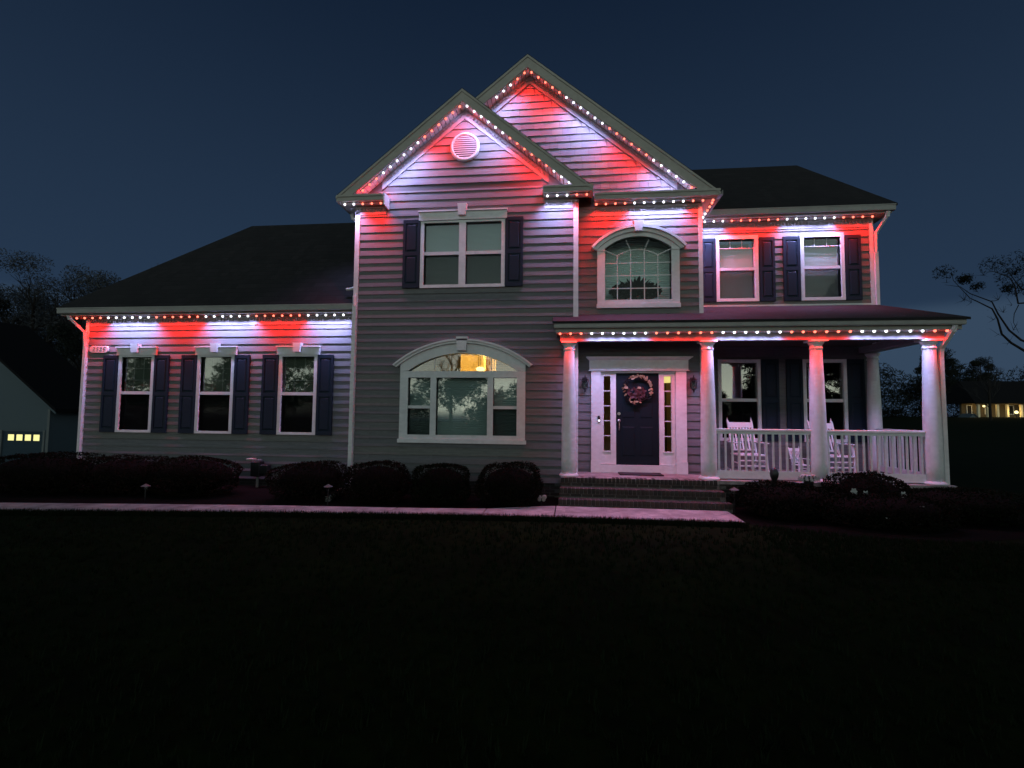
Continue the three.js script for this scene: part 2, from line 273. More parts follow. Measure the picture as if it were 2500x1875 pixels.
{ // body with the rear gable: lap siding below, shakes in the gable
  const out = [[0.245, 0.1], [2.92, 0.1], [2.92, 6.5], [-0.84, 9.55], [-4.6, 6.5], [0.245, 6.5]];
  const doorHole = rectPts(0.757, 2.343, 0.51, 2.70);
  const w = add(house, 'wall', plate(out, BZ - 0.16, BZ, [doorHole, archHole(arcC, bayArc, 4.262)]), M.sheath);
  siding(w, { y0: 0.40, y1: 6.17, z: BZ, L: () => 0.267, Rt: () => 2.86, open: [[0.62, 2.5, 0.3, 2.8], ...archStrips(arcC, bayArc, 4.262)] });
  add(house, 'corner_board', [box(2.86, 2.945, 3.9, 6.36, BZ - 0.03, BZ + 0.034), box(2.923, 2.945, 3.9, 6.36, RZ, BZ - 0.031)], M.trim);
  add(house, 'corner_board', box(2.86, 2.945, FL, 3.38, BZ - 0.03, BZ + 0.034), M.trim);
  const sw = add(house, 'wall', box(2.77, 2.92, 0.1, 6.5, RZ - 7.6, BZ - 0.165), M.sheath);
  // shakes, each a shingle with its own butt
  const gw = add(house, 'gable_wall', box(-2.0, 2.6, 6.56, 6.64, BZ - 0.01, BZ + 0.012), M.sheath), R = rng(31), c = 0.163, geos = {};
  for (let k = 0, ya = 6.62; ya < 9.25; ya += c, k++) {
    let x = Math.max(shL(ya), -3.0 + 0.1 * R()) - 0.05 + (k % 2) * 0.1;
    while (x < shR(ya)) {
      const wd = 0.16 + 0.17 * R(), x0 = Math.max(x, shL(ya)), x1 = Math.min(x + wd - 0.006, shR(ya)), yb = ya + c + 0.01, t = 0.017 + 0.008 * R(), drop = 0.012 * R();
      const l1 = Math.max(x0, shL(yb)), r1 = Math.min(x1, shR(yb));
      const hidden = x1 < -2.255 + (8.80 - ya) / 0.82 + 0.0 - 0.9 && ya < 8.5; // behind the front gable's roof
      if (x1 - x0 > 0.02 && !hidden) {
        const a = ya - drop, e = Math.max(r1, l1 + 0.003);
        add(gw, 'shingle', hexa([[x0, a, BZ + 0.006 + t], [x1, a, BZ + 0.006 + t], [x1, a, BZ - 0.003], [x0, a, BZ - 0.003], [l1, yb, BZ + 0.004], [e, yb, BZ + 0.004], [e, yb, BZ - 0.003], [l1, yb, BZ - 0.003]]), M.shake[Math.floor(R() * 5)]);
      }
      x += wd;
    }
  }
}
{ // right wing: upper wall and porch wall
  const w = add(house, 'wall', plate(rectPts(2.93, 7.18, 0.1, 6.5), RZ - 0.16, RZ, [...uWins, ...pWins].map((q) => rectPts(...q))), M.sheath);
  siding(w, { y0: 4.43, y1: 6.27, z: RZ, L: () => 2.95, Rt: () => 7.13, open: uWins });
  siding(w, { y0: 0.52, y1: 3.42, z: RZ, L: () => 2.95, Rt: () => 7.13, open: pWins });
  add(house, 'corner_board', [box(7.13, 7.22, 0.51, 6.46, RZ - 0.03, RZ + 0.034)], M.trim);
  const s = add(house, 'wall', box(7.02, 7.18, 0.1, 6.5, -9.4, RZ - 0.165), M.sheath);
  // bay side wall beside the porch
  const bs = add(house, 'wall', box(2.921, 2.927, FL, 3.40, RZ + 0.01, BZ - 0.035), M.sheath);
  add(house, 'flashing', box(2.95, 7.13, 4.385, 4.425, RZ + 0.002, RZ + 0.03), M.trim);
}

// friezes with dentils
function frieze(x0, x1, y0, y1, z, step = 0.077) {
  const f = add(house, 'frieze_board', box(x0, x1, y0, y1, z, z + 0.032), M.frieze), gs = [], ym = y0 + (y1 - y0) * 0.46;
  for (let x = x0 + 0.03; x < x1 - 0.05; x += step) gs.push(box(x, x + 0.040, ym, ym + 0.058, z + 0.03, z + 0.056));
  gs.push(box(x0, x1, ym + 0.056, ym + 0.085, z + 0.031, z + 0.062));
  const d = add(f, 'dentil_moulding', gs, M.frieze); d.userData.kind = 'stuff'; return f;
}
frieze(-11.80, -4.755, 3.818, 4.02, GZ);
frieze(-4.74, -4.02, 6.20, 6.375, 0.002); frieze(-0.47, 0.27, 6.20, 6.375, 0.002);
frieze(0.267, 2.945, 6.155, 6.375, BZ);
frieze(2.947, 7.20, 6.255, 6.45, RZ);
// rake friezes (sloping boards under the gable soffit)
function rakeFrieze(ax, ay, m, xl, xr, wd, z) { // ax, ay: lower apex
  const s = [[ax, ay], [ax, ay + wd], [xl, ay + wd - m * (ax - xl)], [xl, ay - m * (ax - xl)]], t = [[ax, ay], [xr, ay - m * (xr - ax)], [xr, ay + wd - m * (xr - ax)], [ax, ay + wd]];
  for (const [q, dir, xe] of [[s.reverse(), -1, xl], [t, 1, xr]]) {
    const f = add(house, 'frieze_board', plate(q, z, z + 0.034), M.frieze), gs = [], L = Math.abs(xe - ax) * Math.sqrt(1 + m * m), th = Math.atan(m) * -dir;
    for (let d = 0.08; d < L - 0.08; d += 0.085) { const g = new THREE.BoxGeometry(0.042, 0.05, 0.022), cx = ax + dir * d / Math.sqrt(1 + m * m); g.rotateZ(th); g.translate(cx, ay + wd * 0.62 - m * Math.abs(cx - ax), z + 0.045); gs.push(g); }
    if (gs.length) { const dm = add(f, 'dentil_moulding', gs, M.frieze); dm.userData.kind = 'stuff'; }
  }
}
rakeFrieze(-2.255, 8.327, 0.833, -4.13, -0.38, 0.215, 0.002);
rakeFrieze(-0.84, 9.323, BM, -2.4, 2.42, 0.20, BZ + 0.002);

// ------------------------------------------------------------------ roofs, fascias, gutters, soffits
{ // garage hip
  const E = 4.20, x0 = -12.27, z0 = -0.03, xr = -9.32, zr = -2.98, Y = 7.27, xe = -4.71, zb = -5.95;
  add(house, 'roof', [slab([[x0, E, z0], [xe, E, z0], [xe, Y, zr], [xr, Y, zr]], 0.05), slab([[x0, E, zb], [x0, E, z0], [xr, Y, zr]], 0.05), slab([[xe, E, zb], [x0, E, zb], [xr, Y, zr], [xe, Y, zr]], 0.05)], M.roof);
  add(house, 'soffit', box(-12.16, -4.74, 4.035, 4.05, -0.498, -0.125), M.soffit);
  add(house, 'fascia', [box(-12.17, -4.74, 4.02, 4.17, -0.122, -0.10), box(-12.19, -12.17, 4.02, 4.17, -5.9, -0.10)], M.fascia);
  add(house, 'gutter', [box(-12.2, -4.72, 4.06, 4.075, -0.098, -0.012), box(-12.2, -4.72, 4.075, 4.185, -0.026, -0.008), box(-12.2, -4.72, 4.165, 4.19, -0.010, 0.004), box(-12.2, -12.185, 4.076, 4.184, -0.098, -0.027), box(-4.73, -4.72, 4.076, 4.184, -0.098, -0.027)], M.gutter);
  add(house, 'soffit', box(-12.168, -11.90, 4.035, 4.05, -5.9, -0.50), M.soffit);
}
function gableRoof(ax, ay, m, half, zf, zb, fh, cut) { // apex of the roof surface, slope, run, front, back, fascia height
  const yl = ay - m * half, t = 0.07;
  add(house, 'roof', [slab([[ax - half, yl, zf], [ax, ay, zf], [ax, ay, zb], [ax - half, yl, zb]].reverse().slice(), t), slab([[ax, ay, zf], [ax + half, yl, zf], [ax + half, yl, zb], [ax, ay, zb]], t)], M.roof);
  for (const s of [-1, 1]) {
    const q = [[ax, ay - fh], [ax + s * (ay - fh - cut) / m, cut], [ax + s * half, cut], [ax + s * half, Math.max(cut + 0.001, yl - 0.012)], [ax, ay - 0.012]]; if (s < 0) q.reverse();
    add(house, 'fascia', plate(q, zf - 0.035, zf - 0.012), M.fascia);
    const q2 = [[ax, ay - 0.075], [ax + s * half, yl - 0.075], [ax + s * half, yl - 0.02], [ax, ay - 0.02]]; if (s < 0) q2.reverse();
    add(house, 'rake_trim', plate(q2, zf - 0.0115, zf + 0.008), M.fascia);
  }
}
function rakeSoffit(ax, ay, m, xl, xr, z0, z1) { // sloping soffit of narrow boards, underside at ay at the apex
  for (const [s, xe] of [[-1, xl], [1, xr]]) { const gs = []; const L = Math.abs(xe - ax); for (let d = 0.0; d < L; d += 0.085) { const a = ax + s * d, b = ax + s * Math.min(L, d + 0.072), ya = ay - m * Math.abs(a - ax), yb = ay - m * Math.abs(b - ax), P = [[a, ya, z1], [b, yb, z1], [b, yb, z0], [a, ya, z0], [a, ya + 0.015, z1], [b, yb + 0.015, z1], [b, yb + 0.015, z0], [a, ya + 0.015, z0]]; gs.push(hexa(s > 0 ? P : [P[1], P[0], P[3], P[2], P[5], P[4], P[7], P[6]])); } const so = add(house, 'soffit', gs, M.soffit); so.userData.kind = 'stuff'; }
}
gableRoof(-2.255, 8.82, 0.822, 2.80, 0.36, -4.2, 0.285, 6.50);
rakeSoffit(-2.255, 8.555, 0.829, -4.75, 0.24, 0.0, 0.325);
gableRoof(-0.867, 9.80, BM, 4.11, -0.04, -9.4, 0.30, 6.46);
rakeSoffit(-0.85, 9.53, BM, -2.6, 2.75, BZ, -0.075);
function eaveReturn(x0, x1, y0, y1, zf, zw) { // boxed return with a little sloped roof
  add(house, 'fascia', [box(x0, x1, y0, y1, zf - 0.03, zf), box(x0, x1, y1 - 0.035, y1, zf + 0.001, zf + 0.02)], M.fascia);
  add(house, 'soffit', box(x0 + 0.002, x1 - 0.002, y0 + 0.012, y0 + 0.027, zw, zf - 0.032), M.soffit);
  add(house, 'roof', hexa([[x0, y1 + 0.002, zf + 0.015], [x1, y1 + 0.002, zf + 0.015], [x1, y1 + 0.002, zw], [x0, y1 + 0.002, zw], [x0, y1 + 0.012, zf + 0.015], [x1, y1 + 0.012, zf + 0.015], [x1, y1 + 0.06, zw], [x0, y1 + 0.06, zw]]), M.fascia);
}
eaveReturn(-5.045, -3.985, 6.395, 6.52, 0.352, 0.0); add(house, 'return_end', box(-3.984, -3.955, 6.30, 6.57, 0.0, 0.33), M.trim);
eaveReturn(-0.49, 0.545, 6.42, 6.545, 0.352, 0.0); add(house, 'return_end', box(0.546, 0.566, 6.38, 6.56, 0.0, 0.34), M.fascia);
eaveReturn(0.62, 3.235, 6.40, 6.525, -0.045, BZ);
add(house, 'soffit', box(-5.04, -4.74, 6.41, 6.425, -6, -0.002), M.soffit);
add(house, 'fascia', box(-5.06, -5.035, 6.395, 6.51, -6, 0.30), M.fascia);
add(house, 'fascia', box(3.21, 3.235, 6.40, 6.50, -1.44, -0.076), M.fascia);
add(house, 'gutter', [box(3.236, 3.30, 6.42, 6.435, -1.40, -0.09), box(3.288, 3.302, 6.435, 6.52, -1.40, -0.09)], M.gutter);
add(house, 'soffit', box(2.947, 3.208, 6.412, 6.427, -1.78, -0.40), M.soffit);
{ // right wing hip roof
  const E = 6.64, x0 = 2.6, x1 = 7.52, z0 = -1.36, xr = 6.38, zr = -3.6, Y = 8.73, zb = -9.4;
  add(house, 'roof', [slab([[x0, E, z0], [x1, E, z0], [xr, Y, zr], [x0, Y, zr]], 0.05), slab([[x1, E, z0], [x1, E, zb], [xr, Y, zr - 1.2], [xr, Y, zr]], 0.05)], M.roof);
  add(house, 'soffit', [box(2.947, 7.44, 6.462, 6.477, RZ + 0.002, -1.47), box(7.22, 7.44, 6.462, 6.477, -9.3, RZ)], M.soffit);
  add(house, 'fascia', [box(3.24, 7.45, 6.45, 6.60, -1.468, -1.445), box(7.43, 7.45, 6.45, 6.60, -9.3, -1.469)], M.fascia);
  add(house, 'gutter', [box(3.30, 7.48, 6.485, 6.50, -1.443, -1.36), box(3.30, 7.48, 6.50, 6.615, -1.374, -1.356), box(3.30, 7.48, 6.60, 6.622, -1.358, -1.344), box(7.466, 7.48, 6.501, 6.61, -1.443, -1.375)], M.gutter);
}
{ // porch roof, beam, ceiling, gutter
  const sl = 0.31, zf = 0.80, yf = 3.585, Y = (z) => yf + sl * (zf - z);
  add(house, 'roof', [slab([[-0.26, Y(zf), zf], [7.30, Y(zf), zf], [7.30, Y(0.002), 0.002], [-0.26, Y(0.002), 0.002]], 0.045), slab([[0.268, Y(0.002), 0.002], [7.30, Y(0.002), 0.002], [7.30, Y(BZ), BZ + 0.002], [0.268, Y(BZ), BZ + 0.002]], 0.045), slab([[2.948, Y(BZ), BZ + 0.002], [7.30, Y(BZ), BZ + 0.002], [7.26, Y(RZ), RZ + 0.002], [2.948, Y(RZ), RZ + 0.002]], 0.045)], M.porchRoof);
  add(house, 'fascia', [box(-0.20, 7.22, 3.38, 3.535, 0.68, 0.70), box(7.20, 7.22, 3.38, 3.55, RZ, 0.679), box(-0.20, -0.18, 3.38, 3.55, 0.03, 0.679)], M.fascia);
  add(house, 'gutter', [box(-0.23, 7.24, 3.455, 3.47, 0.702, 0.775), box(-0.23, 7.24, 3.47, 3.565, 0.765, 0.783), box(-0.23, 7.24, 3.55, 3.575, 0.784, 0.797), box(-0.23, -0.215, 3.471, 3.564, 0.702, 0.764), box(7.225, 7.24, 3.471, 3.564, 0.702, 0.764)], M.gutter);
  add(house, 'soffit', box(-0.19, 7.19, 3.378, 3.392, 0.452, 0.678), M.soffit);
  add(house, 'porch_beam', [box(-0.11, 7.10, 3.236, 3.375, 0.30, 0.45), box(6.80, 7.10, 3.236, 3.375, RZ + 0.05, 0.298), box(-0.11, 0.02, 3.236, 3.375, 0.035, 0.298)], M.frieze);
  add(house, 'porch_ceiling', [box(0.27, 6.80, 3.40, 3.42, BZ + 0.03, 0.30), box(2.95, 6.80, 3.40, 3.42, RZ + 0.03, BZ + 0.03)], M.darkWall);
}

// ------------------------------------------------------------------ windows
function slats(x0, x1, y0, y1, z, p = 0.026) { // mini blind as a folded sheet
  const v = [], n = Math.max(2, Math.round((y1 - y0) / p)), h = (y1 - y0) / n;
  for (let i = 0; i < n; i++) { const a = y0 + i * h, b = a + h * 0.86, c = a + h; for (const [ya, yb, za, zb] of [[a, b, z + 0.008, z - 0.004], [b, c, z - 0.004, z + 0.008]]) v.push(x0, ya, za, x1, ya, za, x1, yb, zb, x0, ya, za, x1, yb, zb, x0, yb, zb); }
  const g = new THREE.BufferGeometry(); g.setAttribute('position', new THREE.Float32BufferAttribute(v, 3)); g.computeVertexNormals(); return g;
}
function frameGeos(x0, x1, y0, y1, w, z0, z1, wb = w, wt = w) { return [box(x0, x1, y0, y0 + wb, z0, z1), box(x0, x1, y1 - wt, y1, z0, z1), box(x0, x0 + w, y0 + wb, y1 - wt, z0, z1), box(x1 - w, x1, y0 + wb, y1 - wt, z0, z1)]; }
function doubleHung(parent, x0, x1, y0, y1, rail, z, o = {}) { // sashes inside a casing: glass rectangle x0..x1, y0..y1
  const zu = z - 0.035, zl = z - 0.055;
  add(parent, 'meeting_rail', box(x0 + 0.001, x1 - 0.001, rail - 0.036, rail + 0.036, z - 0.06, z + 0.02), M.trim);
  add(parent, 'pane', box(x0 - 0.02, x1 + 0.02, rail + 0.036, y1 + 0.02, zu - 0.002, zu + 0.002), o.glass ?? M.glass);
  add(parent, 'pane', box(x0 - 0.02, x1 + 0.02, y0 - 0.02, rail - 0.036, zl - 0.002, zl + 0.002), M.glass);
  if (o.screen !== false) add(parent, 'insect_screen', box(x0 - 0.01, x1 + 0.01, y0 - 0.01, rail - 0.037, z - 0.012, z - 0.010), o.screen ?? M.screen);
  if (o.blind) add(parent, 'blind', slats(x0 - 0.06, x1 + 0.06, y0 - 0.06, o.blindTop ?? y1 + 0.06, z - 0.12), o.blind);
  add(parent, 'dark_backing', box(x0 - 0.08, x1 + 0.08, y0 - 0.08, y1 + 0.08, z - 0.6, z - 0.58), M.dark);  // near-black sheet behind the glass, the unlit room's darkness put into its colour
  const gs = []; const nx = o.nx ?? 0, ny = o.ny ?? 0, yb = rail + 0.036;
  for (let i = 1; i < nx; i++) { const x = x0 + (x1 - x0) * i / nx; add(parent, 'muntin', box(x - 0.008, x + 0.008, o.munBottom ?? yb, y1, zu - (o.between ? 0.014 : -0.003), zu - (o.between ? 0.007 : -0.010)), o.between ? M.muntinGrey : M.trim); }
  for (let i = 1; i < ny; i++) { const y = yb + (y1 - yb) * i / ny; add(parent, 'muntin', box(x0, x1, y - 0.008, y + 0.008, zu - (o.between ? 0.021 : -0.011), zu - (o.between ? 0.015 : -0.016)), o.between ? M.muntinGrey : M.trim); }
}
function keystone(parent, cx, y0, y1, wb, wt, z) { return add(parent, 'keystone', plate([[cx - wb / 2, y0], [cx + wb / 2, y0], [cx + wt / 2, y1], [cx - wt / 2, y1]], z, z + 0.115), M.trim); }
function head(parent, x0, x1, y0, y1, z) { return add(parent, 'window_head', [box(x0, x1, y0, y1 - 0.03, z + 0.024, z + 0.066), box(x0 - 0.012, x1 + 0.012, y1 - 0.03, y1, z + 0.024, z + 0.105), box(x0 + 0.02, x1 - 0.02, y0 - 0.012, y0, z + 0.024, z + 0.05)], M.trim); }
const shutGeo = {};
function shutter(x0, x1, y0, y1, z) {
  const s = add(house, 'shutter', [box(x0, x1, y0, y1, z + 0.024, z + 0.046), ...frameGeos(x0, x1, y0, y1, 0.055, z + 0.0461, z + 0.062, 0.09, 0.08), box(x0 + 0.055, x1 - 0.055, (y0 + y1) / 2 - 0.045, (y0 + y1) / 2 + 0.045, z + 0.0461, z + 0.062)], M.shutter), ym = (y0 + y1) / 2;
  for (const [a, b] of [[y0 + 0.115, ym - 0.07], [ym + 0.07, y1 - 0.105]]) { const q = [[x0 + 0.08, a, z + 0.047], [x1 - 0.08, a, z + 0.047], [x1 - 0.08, b, z + 0.047], [x0 + 0.08, b, z + 0.047]]; const i = 0.025; const g = hexa([[x0 + 0.075, a, z + 0.0465], [x1 - 0.075, a, z + 0.0465], [x1 - 0.075 - i, a + i, z + 0.0625], [x0 + 0.075 + i, a + i, z + 0.0625], [x0 + 0.075, b, z + 0.0465], [x1 - 0.075, b, z + 0.0465], [x1 - 0.075 - i, b - i, z + 0.0625], [x0 + 0.075 + i, b - i, z + 0.0625]].map((p, k, A) => A[[0, 1, 2, 3, 4, 5, 6, 7][k]])); 
    add(s, 'panel', panelGeo(x0 + 0.075, x1 - 0.075, a, b, z + 0.0465, 0.014, 0.025), M.shutter); }
  return s;
}
function panelGeo(x0, x1, y0, y1, z, d, i) { // raised panel: bevelled field
  const A = [[x0, y0, z], [x1, y0, z], [x1, y1, z], [x0, y1, z]], B = [[x0 + i, y0 + i, z + d], [x1 - i, y0 + i, z + d], [x1 - i, y1 - i, z + d], [x0 + i, y1 - i, z + d]], v = [], q = (a, b, c, e) => v.push(...a, ...b, ...c, ...a, ...c, ...e);
  q(...B); for (let k = 0; k < 4; k++) { const j = (k + 1) % 4; q(A[k], A[j], B[j], B[k]); }
  const g = new THREE.BufferGeometry(); g.setAttribute('position', new THREE.Float32BufferAttribute(v, 3)); g.computeVertexNormals(); return g;
}
gWins.forEach(([x0, x1, y0, y1], k) => {
  const w = add(house, 'window', [...frameGeos(x0 - 0.078, x1 + 0.078, y0 - 0.058, y1 + 0.05, 0.078, GZ - 0.06, GZ + 0.05, 0.058, 0.05)], M.trim), c = (x0 + x1) / 2;
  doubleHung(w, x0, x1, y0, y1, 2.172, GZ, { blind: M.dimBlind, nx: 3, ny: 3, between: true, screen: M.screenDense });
  head(w, c - 0.53, c + 0.53, 3.09, 3.30, GZ); keystone(w, c, 3.15, 3.365, 0.15, 0.20, GZ + 0.03);
  shutter(c - 0.485 - 0.405, c - 0.488, 1.21, 3.09, GZ); shutter(c + 0.488, c + 0.485 + 0.39, 1.21, 3.09, GZ);
});
{ // double window under the front gable
  const w = add(house, 'window', [...frameGeos(-3.21, -1.32, 4.50, 6.01, 0.08, -0.06, 0.05, 0.068, 0.05), box(-2.34, -2.19, 4.568, 5.96, -0.06, 0.046)], M.trim);
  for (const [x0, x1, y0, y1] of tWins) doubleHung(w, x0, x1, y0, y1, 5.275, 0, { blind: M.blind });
  head(w, -3.25, -1.28, 6.012, 6.225, 0); keystone(w, -2.265, 6.09, 6.345, 0.15, 0.21, 0.03);
  shutter(-3.605, -3.222, 4.505, 6.04, 0); shutter(-1.308, -0.925, 4.505, 6.04, 0);
}
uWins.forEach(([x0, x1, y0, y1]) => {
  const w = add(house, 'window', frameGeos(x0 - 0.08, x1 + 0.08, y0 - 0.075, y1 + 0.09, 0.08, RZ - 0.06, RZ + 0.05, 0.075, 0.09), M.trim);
  doubleHung(w, x0, x1, y0, y1, 5.306, RZ, { blind: M.blindBright, blindTop: 5.835, nx: 3, munBottom: 5.83 });  // blind stops short: shadow band under the head shaped as a dark gap
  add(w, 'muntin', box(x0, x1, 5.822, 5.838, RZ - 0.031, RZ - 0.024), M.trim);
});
for (const [a, b] of [[3.28, 3.625], [4.64, 4.99], [5.18, 5.56], [6.575, 6.925]]) shutter(a, b, 4.50, 6.06, RZ);
pWins.forEach(([x0, x1, y0, y1]) => {
  const w = add(house, 'window', frameGeos(x0 - 0.075, x1 + 0.075, y0 - 0.07, y1 + 0.08, 0.075, RZ - 0.06, RZ + 0.05, 0.07, 0.08), M.trim);
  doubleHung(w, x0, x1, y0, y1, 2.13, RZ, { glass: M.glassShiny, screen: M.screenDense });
});
for (const [a, b] of [[4.63, 5.02], [5.185, 5.55], [6.54, 6.91]]) shutter(a, b, 1.17, 3.1, RZ);
{ // big arched picture window
  const c = bigC, A = bigArc, z0 = -0.06, z1 = 0.055;
  const w = add(house, 'window', [box(c - 1.375, c + 1.375, 1.19, 1.28, z0, z1), box(c - 1.375, -3.42, 1.28, 2.52, z0, z1), box(-1.03, c + 1.375, 1.28, 2.52, z0, z1), box(-2.92, -2.79, 1.28, 2.52, z0, z1 - 0.01), box(-1.666, -1.54, 1.28, 2.52, z0, z1 - 0.01), box(c - 1.375, c + 1.375, 2.52, 2.66, z0, z1)], M.trim);
  add(w, 'window_sill', box(c - 1.40, c + 1.40, 1.105, 1.188, 0.0, 0.085), M.trim);
  const inner = arcPts(c, A.cy, A.r, A.half), outer = arcPts(c, A.cy, 2.285, 1.375);
  add(w, 'arch_board', plate([[c - 1.375, 2.662], ...inner.slice(), [c + 1.375, 2.662], ...outer.slice().reverse()], z0, z1), M.trim);
  add(w, 'arch_crown', [plate([...arcPts(c, A.cy, 2.287, 1.455), ...arcPts(c, A.cy, 2.335, 1.50).reverse()], 0.0, 0.11), plate([...arcPts(c, A.cy, 2.336, 1.50), ...arcPts(c, A.cy, 2.375, 1.53).reverse()], 0.0, 0.145)], M.trim);
  keystone(w, c, 3.10, 3.40, 0.19, 0.25, 0.03);
  for (const [k, [x0, x1, y0, y1]] of bigGlass.entries()) {
    add(w, 'blind', slats(x0 - 0.06, x1 + 0.06, y0 - 0.06, y1 + 0.05, -0.115, 0.05), M.blind);
    if (k === 1) add(w, 'pane', box(x0 - 0.02, x1 + 0.02, y0 - 0.02, y1 + 0.02, -0.042, -0.038), M.glass);
    else {
      add(w, 'meeting_rail', box(x0 + 0.001, x1 - 0.001, 1.848, 1.912, -0.05, 0.02), M.trim); add(w, 'pane', box(x0 - 0.02, x1 + 0.02, 1.912, y1 + 0.02, -0.037, -0.033), M.glass); add(w, 'pane', box(x0 - 0.02, x1 + 0.02, y0 - 0.02, 1.848, -0.047, -0.043), M.glass);
      add(w, 'insect_screen', box(x0 - 0.01, x1 + 0.01, y0 - 0.01, 1.847, -0.012, -0.010), M.screen);
    }
  }
  add(w, 'pane', plate([[c - A.half - 0.02, 2.645], ...arcPts(c, A.cy, A.r + 0.02, A.half + 0.02), [c + A.half + 0.02, 2.645]].reverse(), -0.042, -0.038), M.glass);
  add(w, 'muntin', box(-2.86, -2.845, 2.66, 2.985, -0.036, -0.03), M.trim); add(w, 'muntin', box(-1.605, -1.59, 2.66, 2.985, -0.036, -0.03), M.trim);
  // room behind the arch: dim front room, bright hall through an opening
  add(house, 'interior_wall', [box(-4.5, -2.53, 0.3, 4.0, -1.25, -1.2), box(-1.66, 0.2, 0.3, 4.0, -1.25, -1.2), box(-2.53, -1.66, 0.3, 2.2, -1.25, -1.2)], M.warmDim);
  add(house, 'interior_wall', [box(-4.5, 0.2, 0.3, 4.0, -4.3, -4.25), box(-4.55, -4.5, 0.3, 4.0, -4.3, -0.165), box(0.2, 0.235, 0.3, 4.0, -4.3, -0.165), box(-4.5, 0.2, 4.0, 4.05, -4.3, -0.165), box(-4.5, 0.2, 0.25, 0.3, -4.3, -0.165)], M.warm);
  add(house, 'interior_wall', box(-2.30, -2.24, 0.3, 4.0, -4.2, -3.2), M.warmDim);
  add(house, 'stair_rail', [rod([-2.9, 3.52, -3.1], [-1.0, 3.18, -3.1], 0.012), ...[-2.42, -1.98, -1.62].map((x) => rod([x, 2.4, -3.1], [x, 3.43 - 0.18 * (x + 2.4), -3.1], 0.011))], M.black);
}
{ // pendant lamp in the hall
  const p = thing('pendant_lamp', 'lit warm pendant lamp seen through the arched top of the big front window', 'lamp', [-2.27, 2.9, -2.5]);
  const sh = new THREE.SphereGeometry(0.12, 16, 10); sh.scale(1, 0.5, 1); sh.translate(-2.27, 2.94, -2.5); add(p, 'lamp_shade', sh, M.bulb); add(p, 'rod', rod([-2.27, 3.0, -2.5], [-2.27, 3.99, -2.5], 0.008), M.black);
  const l = new THREE.PointLight(col(1, 0.62, 0.17), 12); l.name = 'pendant_light'; l.position.set(0, 0.04, 0); l.shadow.radius = 4; l.castShadow = true; p.add(l);
}
